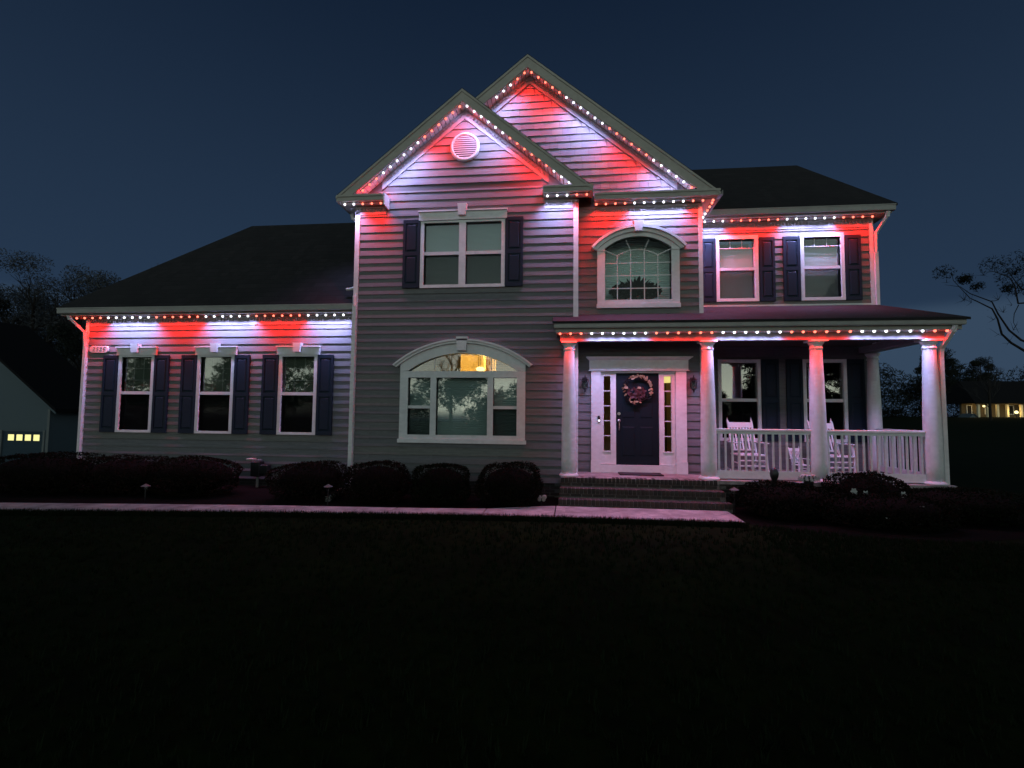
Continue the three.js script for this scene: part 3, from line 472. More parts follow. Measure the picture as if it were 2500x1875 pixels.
{ // arched window of the entry bay
  const c = arcC, A = bayArc, z0 = BZ - 0.06, z1 = BZ + 0.055, ys = 5.42;
  const w = add(house, 'window', [box(c - 0.882, c - A.half, 4.262, 5.35, z0, z1), box(c + A.half, c + 0.882, 4.262, 5.35, z0, z1), box(c - 0.882, c + 0.882, 4.175, 4.262, z0, z1)], M.trim);
  add(w, 'window_sill', box(c - 0.895, c + 0.895, 4.08, 4.173, BZ, BZ + 0.075), M.trim);
  for (const s of [-1, 1]) add(w, 'pilaster_cap', [box(c + s * 0.80 - 0.088, c + s * 0.80 + 0.088, 5.352, 5.385, BZ, BZ + 0.075), box(c + s * 0.80 - 0.086, c + s * 0.80 + 0.082, 5.386, 5.43, BZ, BZ + 0.065)], M.trim);
  add(w, 'arch_board', plate([[c - 0.80, 5.40], ...arcPts(c, A.cy, A.r, A.half), [c + 0.80, 5.40], ...arcPts(c, A.cy, 1.212, 0.86).reverse()], z0, z1 - 0.004), M.trim);
  add(w, 'arch_crown', [plate([...arcPts(c, A.cy, 1.214, 0.90), ...arcPts(c, A.cy, 1.29, 0.975).reverse()], BZ, BZ + 0.10), plate([...arcPts(c, A.cy, 1.291, 0.975), ...arcPts(c, A.cy, 1.345, 1.015).reverse()], BZ, BZ + 0.165)], M.trim);
  keystone(w, c, 5.755, 5.985, 0.145, 0.225, BZ + 0.06);
  add(w, 'pane', plate([[c - 0.73, 4.25], [c + 0.73, 4.25], ...arcPts(c, A.cy, A.r + 0.015, 0.73).reverse()], BZ - 0.042, BZ - 0.038), M.glassPlain);
  const mz = BZ - 0.036, mw = 0.011, mt = (a, b) => add(w, 'muntin', bar([a[0], a[1], mz], [b[0], b[1], mz], 2 * mw, 0.008), M.trim);
  for (const s of [-1, 1]) { mt([c + s * 0.437, 4.262], [c + s * 0.437, 5.268]); mt([c + s * 0.147, 4.262], [c + s * 0.147, 5.385]); mt([c + s * 0.147, 5.385], [c + s * 0.25, 5.62]); mt([c + s * 0.437, 5.268], [c + s * 0.705, 5.395]); }
  for (const y of [5.10, 4.815, 4.53]) add(w, 'muntin', box(c - A.half, c + A.half, y - mw, y + mw, mz + 0.005, mz + 0.010), M.trim);
  add(w, 'muntin', plate([...arcPts(c, 4.592, 0.795, 0.437), ...arcPts(c, 4.592, 0.817, 0.447).reverse()], mz - 0.004, mz + 0.005), M.trim);
  add(w, 'shade', slats(c - 0.85, c + 0.85, 4.15, 5.75, BZ - 0.50, 0.05), M.curtain);
  add(w, 'plant_ledge', box(c - 0.85, c + 0.85, 4.20, 4.255, BZ - 0.48, BZ - 0.061), M.trim);
  // plants standing on the ledge
  const R = rng(41);
  const plant = (x, hgt, wd, label, spiky) => {
    const t = thing('potted_plant', label, 'plant', [x, 4.256, BZ - 0.22], 'plants on the ledge of the arched window');
    add(t, 'pot', new THREE.CylinderGeometry(0.075, 0.055, 0.10, 12).translate(x, 4.306, BZ - 0.22), M.pot);
    const gs = []; const n = spiky ? 70 : 420;
    for (let i = 0; i < n; i++) {
      if (spiky) { const a = R() * 6.28, tl = 0.15 + 0.75 * R(), L = hgt * (0.6 + 0.4 * R()), g = new THREE.BufferGeometry(), dx = Math.cos(a) * Math.sin(tl), dy = Math.cos(tl), wx = 0.05; g.setAttribute('position', new THREE.Float32BufferAttribute([x - wx * dy * 0.4, 4.34, BZ - 0.22, x + dx * L * 0.55 - wx, 4.34 + dy * L * 0.6, BZ - 0.22 + Math.sin(a) * 0.08, x + dx * L * 0.55 + wx, 4.34 + dy * L * 0.6, BZ - 0.22 + Math.sin(a) * 0.08, x + dx * L * 0.55 - wx, 4.34 + dy * L * 0.6, BZ - 0.22 + Math.sin(a) * 0.08, x + dx * L, 4.34 + dy * L * (0.95), BZ - 0.22 + Math.sin(a) * 0.12, x + dx * L * 0.55 + wx, 4.34 + dy * L * 0.6, BZ - 0.22 + Math.sin(a) * 0.08], 3)); g.computeVertexNormals(); gs.push(g); }
      else { const a = R() * 6.28, r = Math.sqrt(R()), px = x + Math.cos(a) * r * wd, py = 4.36 + hgt * 0.5 + Math.sin(a) * r * hgt * 0.5, pz = BZ - 0.22 + (R() - 0.5) * 0.16, s = 0.03 + 0.025 * R(), b = R() * 6.28; const g = new THREE.CircleGeometry(s, 6); g.scale(1, 0.6, 1); g.rotateZ(b); g.rotateX((R() - 0.5) * 1.5); g.translate(px, py, pz); gs.push(g); }
    }
    add(t, 'foliage', gs, M.plantLeaf);
  };
  plant(1.24, 0.30, 0.25, 'low bushy dark plant at the left end of the arched window ledge', false);
  plant(1.53, 0.62, 0.2, 'tall spiky dark plant in the middle of the arched window', true);
  plant(1.83, 0.31, 0.27, 'wide bushy dark plant at the right end of the arched window ledge', false);
}
{ // round louvred gable vent
  const c = [-2.24, 7.665], ring = new THREE.LatheGeometry([[0.262, 0], [0.262, 0.05], [0.285, 0.068], [0.315, 0.06], [0.328, 0.04], [0.328, 0]].map(([r, y]) => new THREE.Vector2(r, y)), 48); ring.rotateX(Math.PI / 2); ring.translate(c[0], c[1], 0.012);
  const v = add(house, 'gable_vent', ring, M.trim); add(v, 'vent_back', new THREE.CylinderGeometry(0.27, 0.27, 0.006, 40).rotateX(Math.PI / 2).translate(c[0], c[1], 0.026), M.sheath);
  for (let k = 0; k < 11; k++) { const y = -0.24 + k * 0.048, h = Math.sqrt(Math.max(0, 0.264 ** 2 - y * y)); if (h < 0.05) continue; add(v, 'louver', hexa([[c[0] - h, c[1] + y - 0.02, 0.068], [c[0] + h, c[1] + y - 0.02, 0.068], [c[0] + h, c[1] + y - 0.012, 0.068], [c[0] - h, c[1] + y - 0.012, 0.068], [c[0] - h, c[1] + y + 0.014, 0.034], [c[0] + h, c[1] + y + 0.014, 0.034], [c[0] + h, c[1] + y + 0.022, 0.034], [c[0] - h, c[1] + y + 0.022, 0.034]].map((p, i, a) => a[[0, 1, 5, 4, 3, 2, 6, 7][i]])), M.trim); }
}

// ------------------------------------------------------------------ front door
{
  const z = BZ, d = add(house, 'door_surround', [box(0.557, 0.757, FL, 2.715, z, z + 0.07), box(2.343, 2.562, FL, 2.715, z, z + 0.07), box(0.517, 2.603, 2.716, 2.93, z, z + 0.085), box(0.757, 2.343, 2.66, 2.715, z - 0.10, z + 0.03)], M.trim);
  add(d, 'door_crown', [hexa([[0.517, 2.93, z + 0.086], [2.603, 2.93, z + 0.086], [2.603, 2.93, z], [0.517, 2.93, z], [0.456, 2.985, z + 0.15], [2.681, 2.985, z + 0.15], [2.681, 2.985, z], [0.456, 2.985, z]]), box(0.450, 2.687, 2.986, 3.004, z, z + 0.158), box(0.50, 2.62, 2.70, 2.716, z + 0.071, z + 0.10)], M.trim);
  for (const [a, b] of [[0.548, 0.766], [2.334, 2.572]]) add(d, 'plinth', box(a, b, FL, 0.765, z + 0.071, z + 0.083), M.trim);
  add(d, 'threshold', box(0.757, 2.343, FL, 0.672, z - 0.12, z + 0.035), M.trim);
  for (const [a, b, g0, g1] of [[0.757, 1.092, 0.829, 0.977], [2.007, 2.343, 2.111, 2.267]]) {
    const s = add(house, 'sidelight', [box(a, g0, 0.674, 2.658, z - 0.09, z - 0.01), box(g1, b, 0.674, 2.658, z - 0.09, z - 0.01), box(g0, g1, 0.674, 0.97, z - 0.09, z - 0.018), box(g0, g1, 2.592, 2.658, z - 0.09, z - 0.01), box(g0 - 0.03, g1 + 0.03, 0.945, 0.972, z - 0.009, z + 0.006), box(a + 0.01, b - 0.01, 0.68, 0.70, z - 0.009, z + 0.02)], M.trim);
    for (let k = 0; k < 5; k++) add(s, 'pane', box(g0, g1, 0.972 + k * 0.324, 0.972 + (k + 1) * 0.324 - 0.001, z - 0.052, z - 0.048), M.glassPlain);
    for (let k = 1; k < 5; k++) add(s, 'muntin', box(g0 + 0.001, g1 - 0.001, 0.972 + k * 0.324 - 0.010, 0.972 + k * 0.324 + 0.010, z - 0.046, z - 0.03), M.trim);
  }
  const dr = add(house, 'front_door', box(1.096, 2.003, 0.676, 2.656, z - 0.085, z - 0.04), M.door);
  for (const [y0, y1] of [[0.86, 1.50], [1.68, 2.50]]) for (const [x0, x1] of [[1.22, 1.50], [1.60, 1.88]]) add(dr, 'door_panel', panelGeo(x0, x1, y0, y1, z - 0.0395, 0.010, 0.03), M.door);
  add(dr, 'deadbolt', new THREE.CylinderGeometry(0.032, 0.034, 0.03, 16).rotateX(Math.PI / 2).translate(1.157, 1.775, z - 0.025), M.metal);
  add(dr, 'door_handle', [new THREE.SphereGeometry(0.034, 16, 10).translate(1.157, 1.625, z + 0.012), new THREE.CylinderGeometry(0.03, 0.03, 0.012, 14).rotateX(Math.PI / 2).translate(1.157, 1.625, z - 0.034), tube([[1.157, 1.60, z + 0.01], [1.16, 1.52, z + 0.03], [1.157, 1.42, z - 0.02]], 0.010)], M.metal);
  const bell = add(house, 'doorbell', rbox(0.695, 0.747, 1.585, 1.725, z + 0.071, z + 0.098, 0.012), M.black);
  add(bell, 'doorbell_light', new THREE.CylinderGeometry(0.021, 0.021, 0.006, 18).rotateX(Math.PI / 2).translate(0.721, 1.622, z + 0.101), M.bellGlow);
  // foyer behind the sidelights
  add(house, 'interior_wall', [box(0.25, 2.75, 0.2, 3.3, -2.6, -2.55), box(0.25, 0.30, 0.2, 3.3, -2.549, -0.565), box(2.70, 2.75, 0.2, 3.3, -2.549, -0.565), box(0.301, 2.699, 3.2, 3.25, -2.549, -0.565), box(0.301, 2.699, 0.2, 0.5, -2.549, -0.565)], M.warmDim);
  const lp = thing('added_foyer_lamp', 'small glowing lamp added in the foyer so the top pane of the right sidelight glows', 'lamp', [2.47, 2.46, -1.9]);
  add(lp, 'lamp_shade', new THREE.CylinderGeometry(0.11, 0.15, 0.22, 20).translate(2.44, 2.66, -1.9), M.litPane); add(lp, 'lamp_stem', rod([2.44, 0.5, -1.9], [2.44, 2.54, -1.9], 0.014), M.darkWall);  // lamp added inside to make the top sidelight pane bright
  const l = new THREE.PointLight(col(1, 0.66, 0.24), 0.10); l.name = 'added_foyer_light'; l.position.set(-0.03, 0.2, 0); l.shadow.radius = 4; l.castShadow = true; lp.add(l);
}
{ // mat, wreath, lanterns
  const m = thing('door_mat', 'dark doormat with darker rim lying before the front door', 'doormat', [1.56, FL, -0.12]);
  add(m, 'mat_field', rbox(1.135, 1.985, FL + 0.002, FL + 0.016, -0.33, 0.08, 0.006), M.mat); add(m, 'mat_rim', [box(1.12, 1.20, FL + 0.002, FL + 0.02, -0.34, 0.09), box(1.92, 2.0, FL + 0.002, FL + 0.02, -0.34, 0.09), box(1.2, 1.92, FL + 0.002, FL + 0.0195, 0.03, 0.09), box(1.2, 1.92, FL + 0.002, FL + 0.0195, -0.34, -0.29)], M.matRim);
  const R = rng(51), z = BZ + 0.02, cx = 1.545, cy = 2.30, w = thing('wreath', 'round twig wreath with pale gold leaves and dark red bow on the front door', 'wreath', [cx, 1.97, z]);
  const tw = []; for (let k = 0; k < 7; k++) { const pts = []; const ph = R() * 6; for (let i = 0; i <= 24; i++) { const a = i / 24 * Math.PI * 2, r = 0.285 + 0.035 * Math.sin(a * 3 + ph) + 0.02 * Math.sin(a * 7 + ph * 2); pts.push([cx + Math.cos(a) * r, cy + Math.sin(a) * r, z + 0.02 + 0.02 * Math.sin(a * 5 + ph)]); } tw.push(tube(pts, 0.006, 4, 60)); }
  add(w, 'twig_ring', tw, M.bark);
  const gold = std([0.26, 0.19, 0.10], 0.6, { side: THREE.DoubleSide }), wine = std([0.05, 0.014, 0.016], 0.7, { side: THREE.DoubleSide }), lf = (px, py, s, a, zz = 0.05) => { const g = new THREE.CircleGeometry(s, 7); g.scale(1, 0.5, 1); g.rotateX(-0.7 + R() * 0.5); g.rotateZ(a); g.translate(px, py, z + zz + R() * 0.03); return g; };
  const gl = []; for (const [a0, a1, n] of [[0.25, 2.3, 34], [-0.35, 0.25, 9], [2.7, 3.6, 8], [4.0, 4.9, 6]]) for (let i = 0; i < n; i++) { const a = a0 + (a1 - a0) * R(), r = 0.29 + 0.05 * (R() - 0.5); gl.push(lf(cx + Math.cos(a) * r, cy + Math.sin(a) * r, 0.022 + 0.022 * R(), a + R() * 2)); }
  for (const [x, y] of [[1.28, 2.33], [1.56, 2.33], [1.82, 2.30], [1.44, 2.53], [1.50, 2.56]]) for (let i = 0; i < 3; i++) gl.push(lf(x + (R() - 0.5) * 0.05, y + (R() - 0.5) * 0.03, 0.04, R() * 0.6));
  add(w, 'gold_leaf', gl, gold);
  const wl = []; for (let i = 0; i < 70; i++) { const a = R() * 6.28, r = Math.sqrt(R()); wl.push(lf(1.52 + Math.cos(a) * r * 0.17, 2.22 + Math.sin(a) * r * 0.14, 0.035 + 0.03 * R(), R() * 6, 0.03)); } for (let i = 0; i < 16; i++) wl.push(lf(1.46 + (R() - 0.5) * 0.1, 2.05 - R() * 0.08, 0.03, R() * 6, 0.03));
  add(w, 'ribbon_bow', wl, wine);
  const lantern = (x, label) => {
    const t = thing('wall_lantern', label, 'lantern', [x, 2.22, BZ + 0.02], 'wall lanterns flanking the door'), z = BZ + 0.12;
    add(t, 'wall_plate', rbox(x - 0.055, x + 0.055, 2.36, 2.56, BZ + 0.022, BZ + 0.04, 0.008), M.black); add(t, 'arm', tube([[x, 2.45, BZ + 0.04], [x, 2.56, BZ + 0.09], [x, 2.60, z], [x, 2.56, z]], 0.010), M.black);
    add(t, 'lantern_cap', new THREE.ConeGeometry(0.085, 0.09, 6).translate(x, 2.53, z), M.black); add(t, 'lantern_cage', [0, 1, 2, 3, 4, 5].map((k) => { const a = k * Math.PI / 3; return rod([x + Math.cos(a) * 0.072, 2.49, z + Math.sin(a) * 0.072], [x + Math.cos(a) * 0.05, 2.31, z + Math.sin(a) * 0.05], 0.007, 0.007, 4); }).concat([new THREE.CylinderGeometry(0.055, 0.03, 0.03, 6).translate(x, 2.30, z), new THREE.ConeGeometry(0.025, 0.07, 6).rotateX(Math.PI).translate(x, 2.25, z)]), M.black);
    add(t, 'lantern_glass', new THREE.CylinderGeometry(0.066, 0.045, 0.175, 6, 1, true).translate(x, 2.40, z), M.glass);
  };
  lantern(0.42, 'unlit black wall lantern left of the front door'); lantern(2.70, 'unlit black wall lantern right of the front door');
}

// ------------------------------------------------------------------ porch: floor, foundation, columns, railings
{
  add(house, 'porch_floor', [box(0.268, 2.925, 0.44, FL - 0.002, BZ + 0.002, 0.60), box(2.926, 7.12, 0.44, FL - 0.002, RZ + 0.002, 0.56), box(-0.085, 0.267, 0.44, FL - 0.002, 0.04, 0.60)], M.floor);
  const f = add(house, 'foundation', [box(2.96, 7.06, -0.05, 0.439, -1.6, 0.47), box(-11.84, -4.74, -0.1, 0.165, -0.7, GZ - 0.002), box(-4.70, -0.1, -0.1, 0.30, -0.18, -0.002), box(7.02, 7.08, -0.1, 0.439, -9, -1.6)], M.mortar), gs = [], R = rng(61);
  for (const [x0, x1, y0, n, z] of [[-11.84, -4.76, -0.04, 3, GZ], [-4.68, -0.12, -0.02, 5, 0], [2.98, 7.05, 0.0, 7, 0.472]]) for (let k = 0; k < n; k++) for (let x = x0 + (k % 2) * 0.11; x < x1 - 0.1; x += 0.213) gs.push(box(x, Math.min(x1, x + 0.2), y0 + k * 0.068, y0 + k * 0.068 + 0.057, z - 0.001, z + 0.008 + 0.003 * R()));
  const b = add(f, 'brick', gs, M.brick[3]); b.userData.kind = 'stuff';
  const prof = [[0, 0], [0.148, 0], [0.150, 0.3], [0.147, 0.8], [0.139, 1.3], [0.126, 1.8], [0.110, 2.35], [0.106, 2.49], [0.119, 2.495], [0.121, 2.51], [0.119, 2.525], [0.107, 2.53], [0.107, 2.575], [0.118, 2.58], [0.137, 2.61], [0.150, 2.65], [0, 2.65]].map(([r, y]) => new THREE.Vector2(r, y)), geo = uvm(clean(new THREE.LatheGeometry(prof, 40)));
  const base = uvm(clean(new THREE.LatheGeometry([[0, 0], [0.19, 0], [0.195, 0.012], [0.193, 0.03], [0.178, 0.042], [0.172, 0.05], [0.168, 0.062], [0, 0.062]].map(([r, y]) => new THREE.Vector2(r, y)), 40)));
  for (const x of [0.072, 2.80, 4.835, 6.86]) {
    const c = addAt(house, 'column', geo, M.trim, x, FL + 0.05, 0.385); addAt(c, 'column_base', base, M.trim, x, FL, 0.385); add(c, 'abacus', box(x - 0.157, x + 0.157, 3.198, 3.234, 0.385 - 0.157, 0.385 + 0.157), M.trim);
  }
  addAt(house, 'column', geo, M.trim, 6.98, FL + 0.05, -1.55);
  const rail = (x0, x1, n, xs) => {
    const r = add(house, 'porch_railing', [rbox(x0, x1, 1.452, 1.502, 0.345, 0.42, 0.012), box(x0, x1, 1.40, 1.451, 0.365, 0.40), box(x0, x1, 0.535, 0.69, 0.362, 0.405)], M.trim); const g = uvm(clean(box(-0.017, 0.017, 0, 0.709, -0.017, 0.017)));
    for (let i = 0; i < n; i++) addAt(r, 'baluster', g, M.trim, xs + i * 0.1265, 0.6905, 0.382);
  };
  rail(2.93, 4.70, 14, 2.993); rail(4.965, 6.73, 14, 5.012);
  const r = add(house, 'porch_railing', [rbox(6.90, 6.975, 1.452, 1.502, -1.40, 0.25, 0.012), box(6.92, 6.955, 1.40, 1.451, -1.40, 0.25), box(6.918, 6.958, 0.56, 0.69, -1.40, 0.25)], M.trim), g = uvm(clean(box(-0.017, 0.017, 0, 0.709, -0.017, 0.017)));
  for (let i = 0; i < 13; i++) addAt(r, 'baluster', g, M.trim, 6.938, 0.6905, -1.34 + i * 0.1265);
}
{ // brick steps: rowlock treads over stretcher courses, every brick its own piece
  const st = thing('brick_steps', 'three brick steps rising from the walkway to the front porch', 'steps', [1.42, 0, 0.85]), R = rng(71);
  const zs = [0.605, 0.87, 1.13], tops = [FL, 0.34, 0.17], x0s = [-0.09, -0.11, -0.13], x1s = [2.95, 2.98, 3.02];
  const core = add(st, 'mortar_bed', zs.map((z, i) => box(x0s[i] + 0.02, x1s[i] - 0.02, 0.0, tops[i] - 0.012, i ? zs[i - 1] - 0.02 + 0.021 : 0.48, z - 0.008)), M.mortar);
  const variants = [0, 1, 2].map((k) => uvm(clean(new RoundedBoxGeometry(0.0655, 0.098 + 0.002 * k, 0.20, 1, 0.005)))), sv = [0, 1].map((k) => uvm(clean(new RoundedBoxGeometry(0.20 + 0.004 * k, 0.057, 0.09, 1, 0.005))));
  for (let i = 0; i < 3; i++) {
    const n = Math.floor((x1s[i] - x0s[i]) / 0.0765);
    for (let k = 0; k < n; k++) { const x = x0s[i] + 0.04 + k * 0.0765, m = addAt(st, 'brick', variants[k % 3], M.brick[Math.floor(R() * 5)], x, tops[i] - 0.052 + 0.004 * (R() - 0.5), zs[i] - 0.09 + 0.006 * (R() - 0.5)); m.rotation.y = (R() - 0.5) * 0.03; m.rotation.x = (R() - 0.5) * 0.02; }
    for (let x = x0s[i] + 0.10; x < x1s[i] - 0.08; x += 0.213) addAt(st, 'brick', sv[Math.floor(R() * 2)], M.brick[Math.floor(R() * 5)], x, tops[i] - 0.135, zs[i] - 0.05 + 0.005 * (R() - 0.5));
  }
}
{ // downspouts
  const dsp = (pts, w = 0.075, d = 0.055) => { const gs = []; for (let i = 1; i < pts.length; i++) { const a = pts[i - 1], b = pts[i]; gs.push(bar(a, b, w, d)); gs.push(new THREE.BoxGeometry(w * 0.98, w * 0.9, d * 1.02).translate(...b)); } return gs; };
  add(house, 'downspout', dsp([[-11.98, 4.03, -0.10], [-11.98, 3.96, -0.14], [-11.86, 3.66, -0.43], [-11.845, 3.3, -0.44], [-11.845, 0.2, -0.44]], 0.07), M.trim);
  add(house, 'downspout', dsp([[-4.70, 4.35, 0.06], [-4.68, 4.1, 0.07], [-4.68, 0.5, 0.07], [-4.68, 0.16, 0.15]], 0.085), M.trim);
  add(house, 'downspout', dsp([[-4.66, 0.16, 0.17], [-4.62, 0.05, 1.15]], 0.10, 0.06), M.gutter);
  add(house, 'downspout', dsp([[-4.98, 6.38, -0.3], [-4.95, 6.28, -0.32], [-4.78, 6.12, -0.34], [-4.77, 4.3, -0.34]], 0.07), M.trim);
  add(house, 'downspout', dsp([[7.34, 6.47, -1.40], [7.34, 6.38, -1.44], [7.25, 6.08, -1.72], [7.245, 5.6, -1.73], [7.245, 4.4, -1.73]], 0.07), M.trim);
  add(house, 'downspout', dsp([[7.08, 3.45, 0.74], [7.07, 3.36, 0.70], [7.05, 3.06, 0.42], [7.05, 2.9, 0.40], [7.06, 0.2, 0.40]], 0.075), M.trim);
  add(house, 'vent_pipe', tube([[-4.98, 4.55, -0.15], [-4.85, 4.56, -0.14], [-4.74, 4.6, -0.12]], 0.035, 10), M.trim);
}
// ------------------------------------------------------------------ house number
const serif = await new FontLoader().loadAsync('fonts/droid/droid_serif_regular.typeface.json');
{
  const p = thing('house_number_plaque', 'oblong pale house number plaque reading 2526 at the left end of the garage wing', 'house number', [-11.478, 3.165, GZ + 0.03]), s = new THREE.Shape(), x0 = -11.737, x1 = -11.219, y0 = 3.163, y1 = 3.325, r = 0.079;
  s.moveTo(x0 + r, y0); s.lineTo(x1 - r, y0); s.absarc(x1 - r, y0 + r, r, -Math.PI / 2, Math.PI / 2, false); s.lineTo(x0 + r, y1); s.absarc(x0 + r, y0 + r, r, Math.PI / 2, Math.PI * 1.5, false);
  const g = new THREE.ExtrudeGeometry(s, { depth: 0.016, bevelEnabled: true, bevelSize: 0.004, bevelThickness: 0.004, bevelSegments: 1 }); g.translate(0, 0, GZ + 0.03); add(p, 'plate', g, std([0.70, 0.64, 0.62], 0.5));
  [...'2526'].forEach((ch, i) => { const t = new TextGeometry(ch, { font: serif, size: 0.098, depth: 0.004, curveSegments: 4, bevelEnabled: false }); const m = new THREE.Matrix4().makeShear(0, 0, 0.18, 0, 0, 0); t.applyMatrix4(m); t.translate(-11.652 + i * 0.092, 3.196, GZ + 0.0505); add(p, 'numeral', t, M.black); });
}

// ------------------------------------------------------------------ eave lights
const RL = rng(88);
const bulbGeo = uvm(clean(new THREE.SphereGeometry(0.0245, 12, 8)));
function lightString(label, runs, o = {}) { // runs: [[from, to, 'rrrwww'], ...] evenly spaced along each
  const first = runs[0][0], t = thing('light_string', label, 'string lights', first, 'red and white eave lights'), ch = [];
  for (const [a, b, pat] of runs) {
    const A = V3(...a), B = V3(...b), d = B.clone().sub(A), n = pat.length, u = d.clone().normalize(); const e = u.clone().multiplyScalar(0.06);
    const aim = o.aim ?? [0, -1, -0.26];
    ch.push(bar(A.clone().sub(e).add(V3(0, 0.036, 0)).toArray(), B.clone().add(e).add(V3(0, 0.036, 0)).toArray(), 0.022, 0.03));
    for (let i = 0; i < n; i++) {
      const p = A.clone().lerp(B, n > 1 ? i / (n - 1) : 0), k = pat[i], m = addAt(t, 'led_bulb', bulbGeo, M.led[k], p.x, p.y, p.z);
      const l = new THREE.SpotLight(col(...LED_COL[k]), LED_I * LED_MUL[k] * (o.gain ?? 1.05) * (0.86 + 0.28 * RL()), 0, o.cone ?? 1.0, 1); l.name = 'led_spot'; l.castShadow = true; l.shadow.radius = 1; l.shadow.mapSize.set(64, 64);
      l.position.copy(p).sub(ORI.get(t)); l.target.position.copy(l.position).add(V3(aim[0] + 0.08 * (RL() - 0.5), aim[1], aim[2] + 0.08 * (RL() - 0.5))); t.add(l, l.target);
    }
  }
  add(t, 'light_track', ch, M.gutter); return t;
}
lightString('row of eave lights along the garage wing gutter, left of the house', [[[-11.95, 3.99, -0.28], [-5.10, 3.99, -0.28], 'rrrrwwwwwwrrrrrrwwwwwwrrrrrrwwwww']]);
lightString('five eave lights on the left boxed return of the front gable', [[[-4.90, 6.365, 0.24], [-4.07, 6.365, 0.24], 'wwrrr']]);
lightString('five eave lights on the right boxed return of the front gable', [[[-0.395, 6.385, 0.24], [0.435, 6.385, 0.24], 'wwwrr']]);
lightString('lights climbing the left slope of the front gable', [[[-4.46, 6.63, 0.318], [-2.31, 8.425, 0.318], 'rrrwwwwwwrrrrrr']], { aim: [0.30, -1, -0.35], cone: 1.2, gain: 0.62 });
lightString('lights descending the right slope of the front gable', [[[-2.15, 8.425, 0.318], [0.06, 6.63, 0.318], 'wwwwwwrrrrrrwww']], { aim: [-0.30, -1, -0.35], cone: 1.2, gain: 0.62 });
lightString('short run of lights on the left slope of the taller rear gable', [[[-1.56, 8.86, -0.085], [-0.935, 9.385, -0.085], 'wwwrr']], { aim: [0.30, -1, -0.35], cone: 1.2, gain: 0.62 });
lightString('long run of lights on the right slope of the taller rear gable', [[[-0.78, 9.385, -0.085], [2.655, 6.60, -0.085], 'rrrrrwwwwwwrrrrrrwwwwwr'.slice(0, 22) + 'r']], { aim: [-0.30, -1, -0.35], cone: 1.2, gain: 0.62 });
lightString('eave lights over the arched entry window, turning the corner to the right wing', [[[0.66, 6.345, -0.18], [3.12, 6.345, -0.18], 'rrrrwwwwwwrrr'], [[3.15, 6.36, -0.36], [3.20, 6.39, -1.42], 'rrrwww']]);
lightString('eave lights above the two upper windows of the right wing', [[[3.33, 6.42, -1.575], [7.10, 6.42, -1.575], 'wwwrrrrrrwwwwwwrrrr']]);
lightString('row of lights along the porch gutter above the columns', [[[-0.112, 3.362, 0.625], [7.02, 3.362, 0.625], 'rrrwwwwwwrrrrrrwwwwwwrrrrrrwwwwwwrr']], { aim: [0, -1, -0.22], cone: 1.15, gain: 0.60 });

// ------------------------------------------------------------------ porch furniture
function rocker(name, label, cat, x, z, s, turn, group) {
  const t = thing(name, label, cat, [x, FL, z], group), put = (n, gs) => { const g = Array.isArray(gs) ? merge(gs) : clean(gs); g.scale(s, s, s); g.rotateY(turn); g.translate(x, FL, z); return add(t, n, g, M.chair); };
  for (const sx of [-1, 1]) {
    put('rear_post', [bar([sx * 0.235, 0.10, -0.24], [sx * 0.255, 0.44, -0.20], 0.038, 0.038), bar([sx * 0.255, 0.44, -0.20], [sx * 0.262, 1.13, -0.44], 0.036, 0.036), new THREE.ConeGeometry(0.022, 0.09, 8).translate(sx * 0.263, 1.17, -0.452)]);
    put('front_leg', bar([sx * 0.29, 0.08, 0.24], [sx * 0.275, 0.66, 0.20], 0.042, 0.042));
    put('armrest', rbox(sx * 0.285 - 0.045, sx * 0.285 + 0.045, 0.655, 0.678, -0.30, 0.27, 0.01));
    const pts = []; for (let i = 0; i <= 10; i++) { const q = -0.50 + i * 0.095; pts.push([sx * 0.27, 0.035 + 0.16 * q * q, q]); } put('rocker_runner', tube(pts, 0.022, 6, 24));
  }
  put('top_rail', hexa([[-0.25, 0.98, -0.375], [0.25, 0.98, -0.375], [0.25, 0.98, -0.40], [-0.25, 0.98, -0.40], [-0.25, 1.10, -0.42], [0.25, 1.10, -0.42], [0.25, 1.10, -0.445], [-0.25, 1.10, -0.445]]));
  put('lower_rail', bar([-0.25, 0.50, -0.215], [0.25, 0.50, -0.215], 0.03, 0.05));
  for (let k = 0; k < 7; k++) put('slat', bar([-0.195 + k * 0.065, 0.50, -0.22], [-0.195 + k * 0.065, 1.0, -0.395], 0.034, 0.013));
  put('seat', [rbox(-0.285, 0.285, 0.395, 0.43, -0.24, 0.26, 0.012)]);
  for (const y of [0.20, 0.31]) put('rung', bar([-0.285, y - 0.01, 0.232 - y * 0.02], [0.285, y - 0.01, 0.232 - y * 0.02], 0.026, 0.026));
  for (const sx of [-1, 1]) put('rung', bar([sx * 0.28, 0.24, 0.23], [sx * 0.24, 0.24, -0.23], 0.024, 0.024));
}
rocker('rocking_chair', 'white slat-back rocking chair behind the left porch railing', 'rocking chair', 3.93, -0.72, 1.0, 0.06, 'white rocking chairs on the porch');
rocker('rocking_chair', 'white slat-back rocking chair behind the right porch railing, partly hidden by a column', 'rocking chair', 5.66, -0.72, 1.0, 0.12, 'white rocking chairs on the porch');
rocker('small_chair', 'small white child-size rocking chair just left of the middle porch column', 'chair', 5.02, -0.75, 0.5, 0.25);

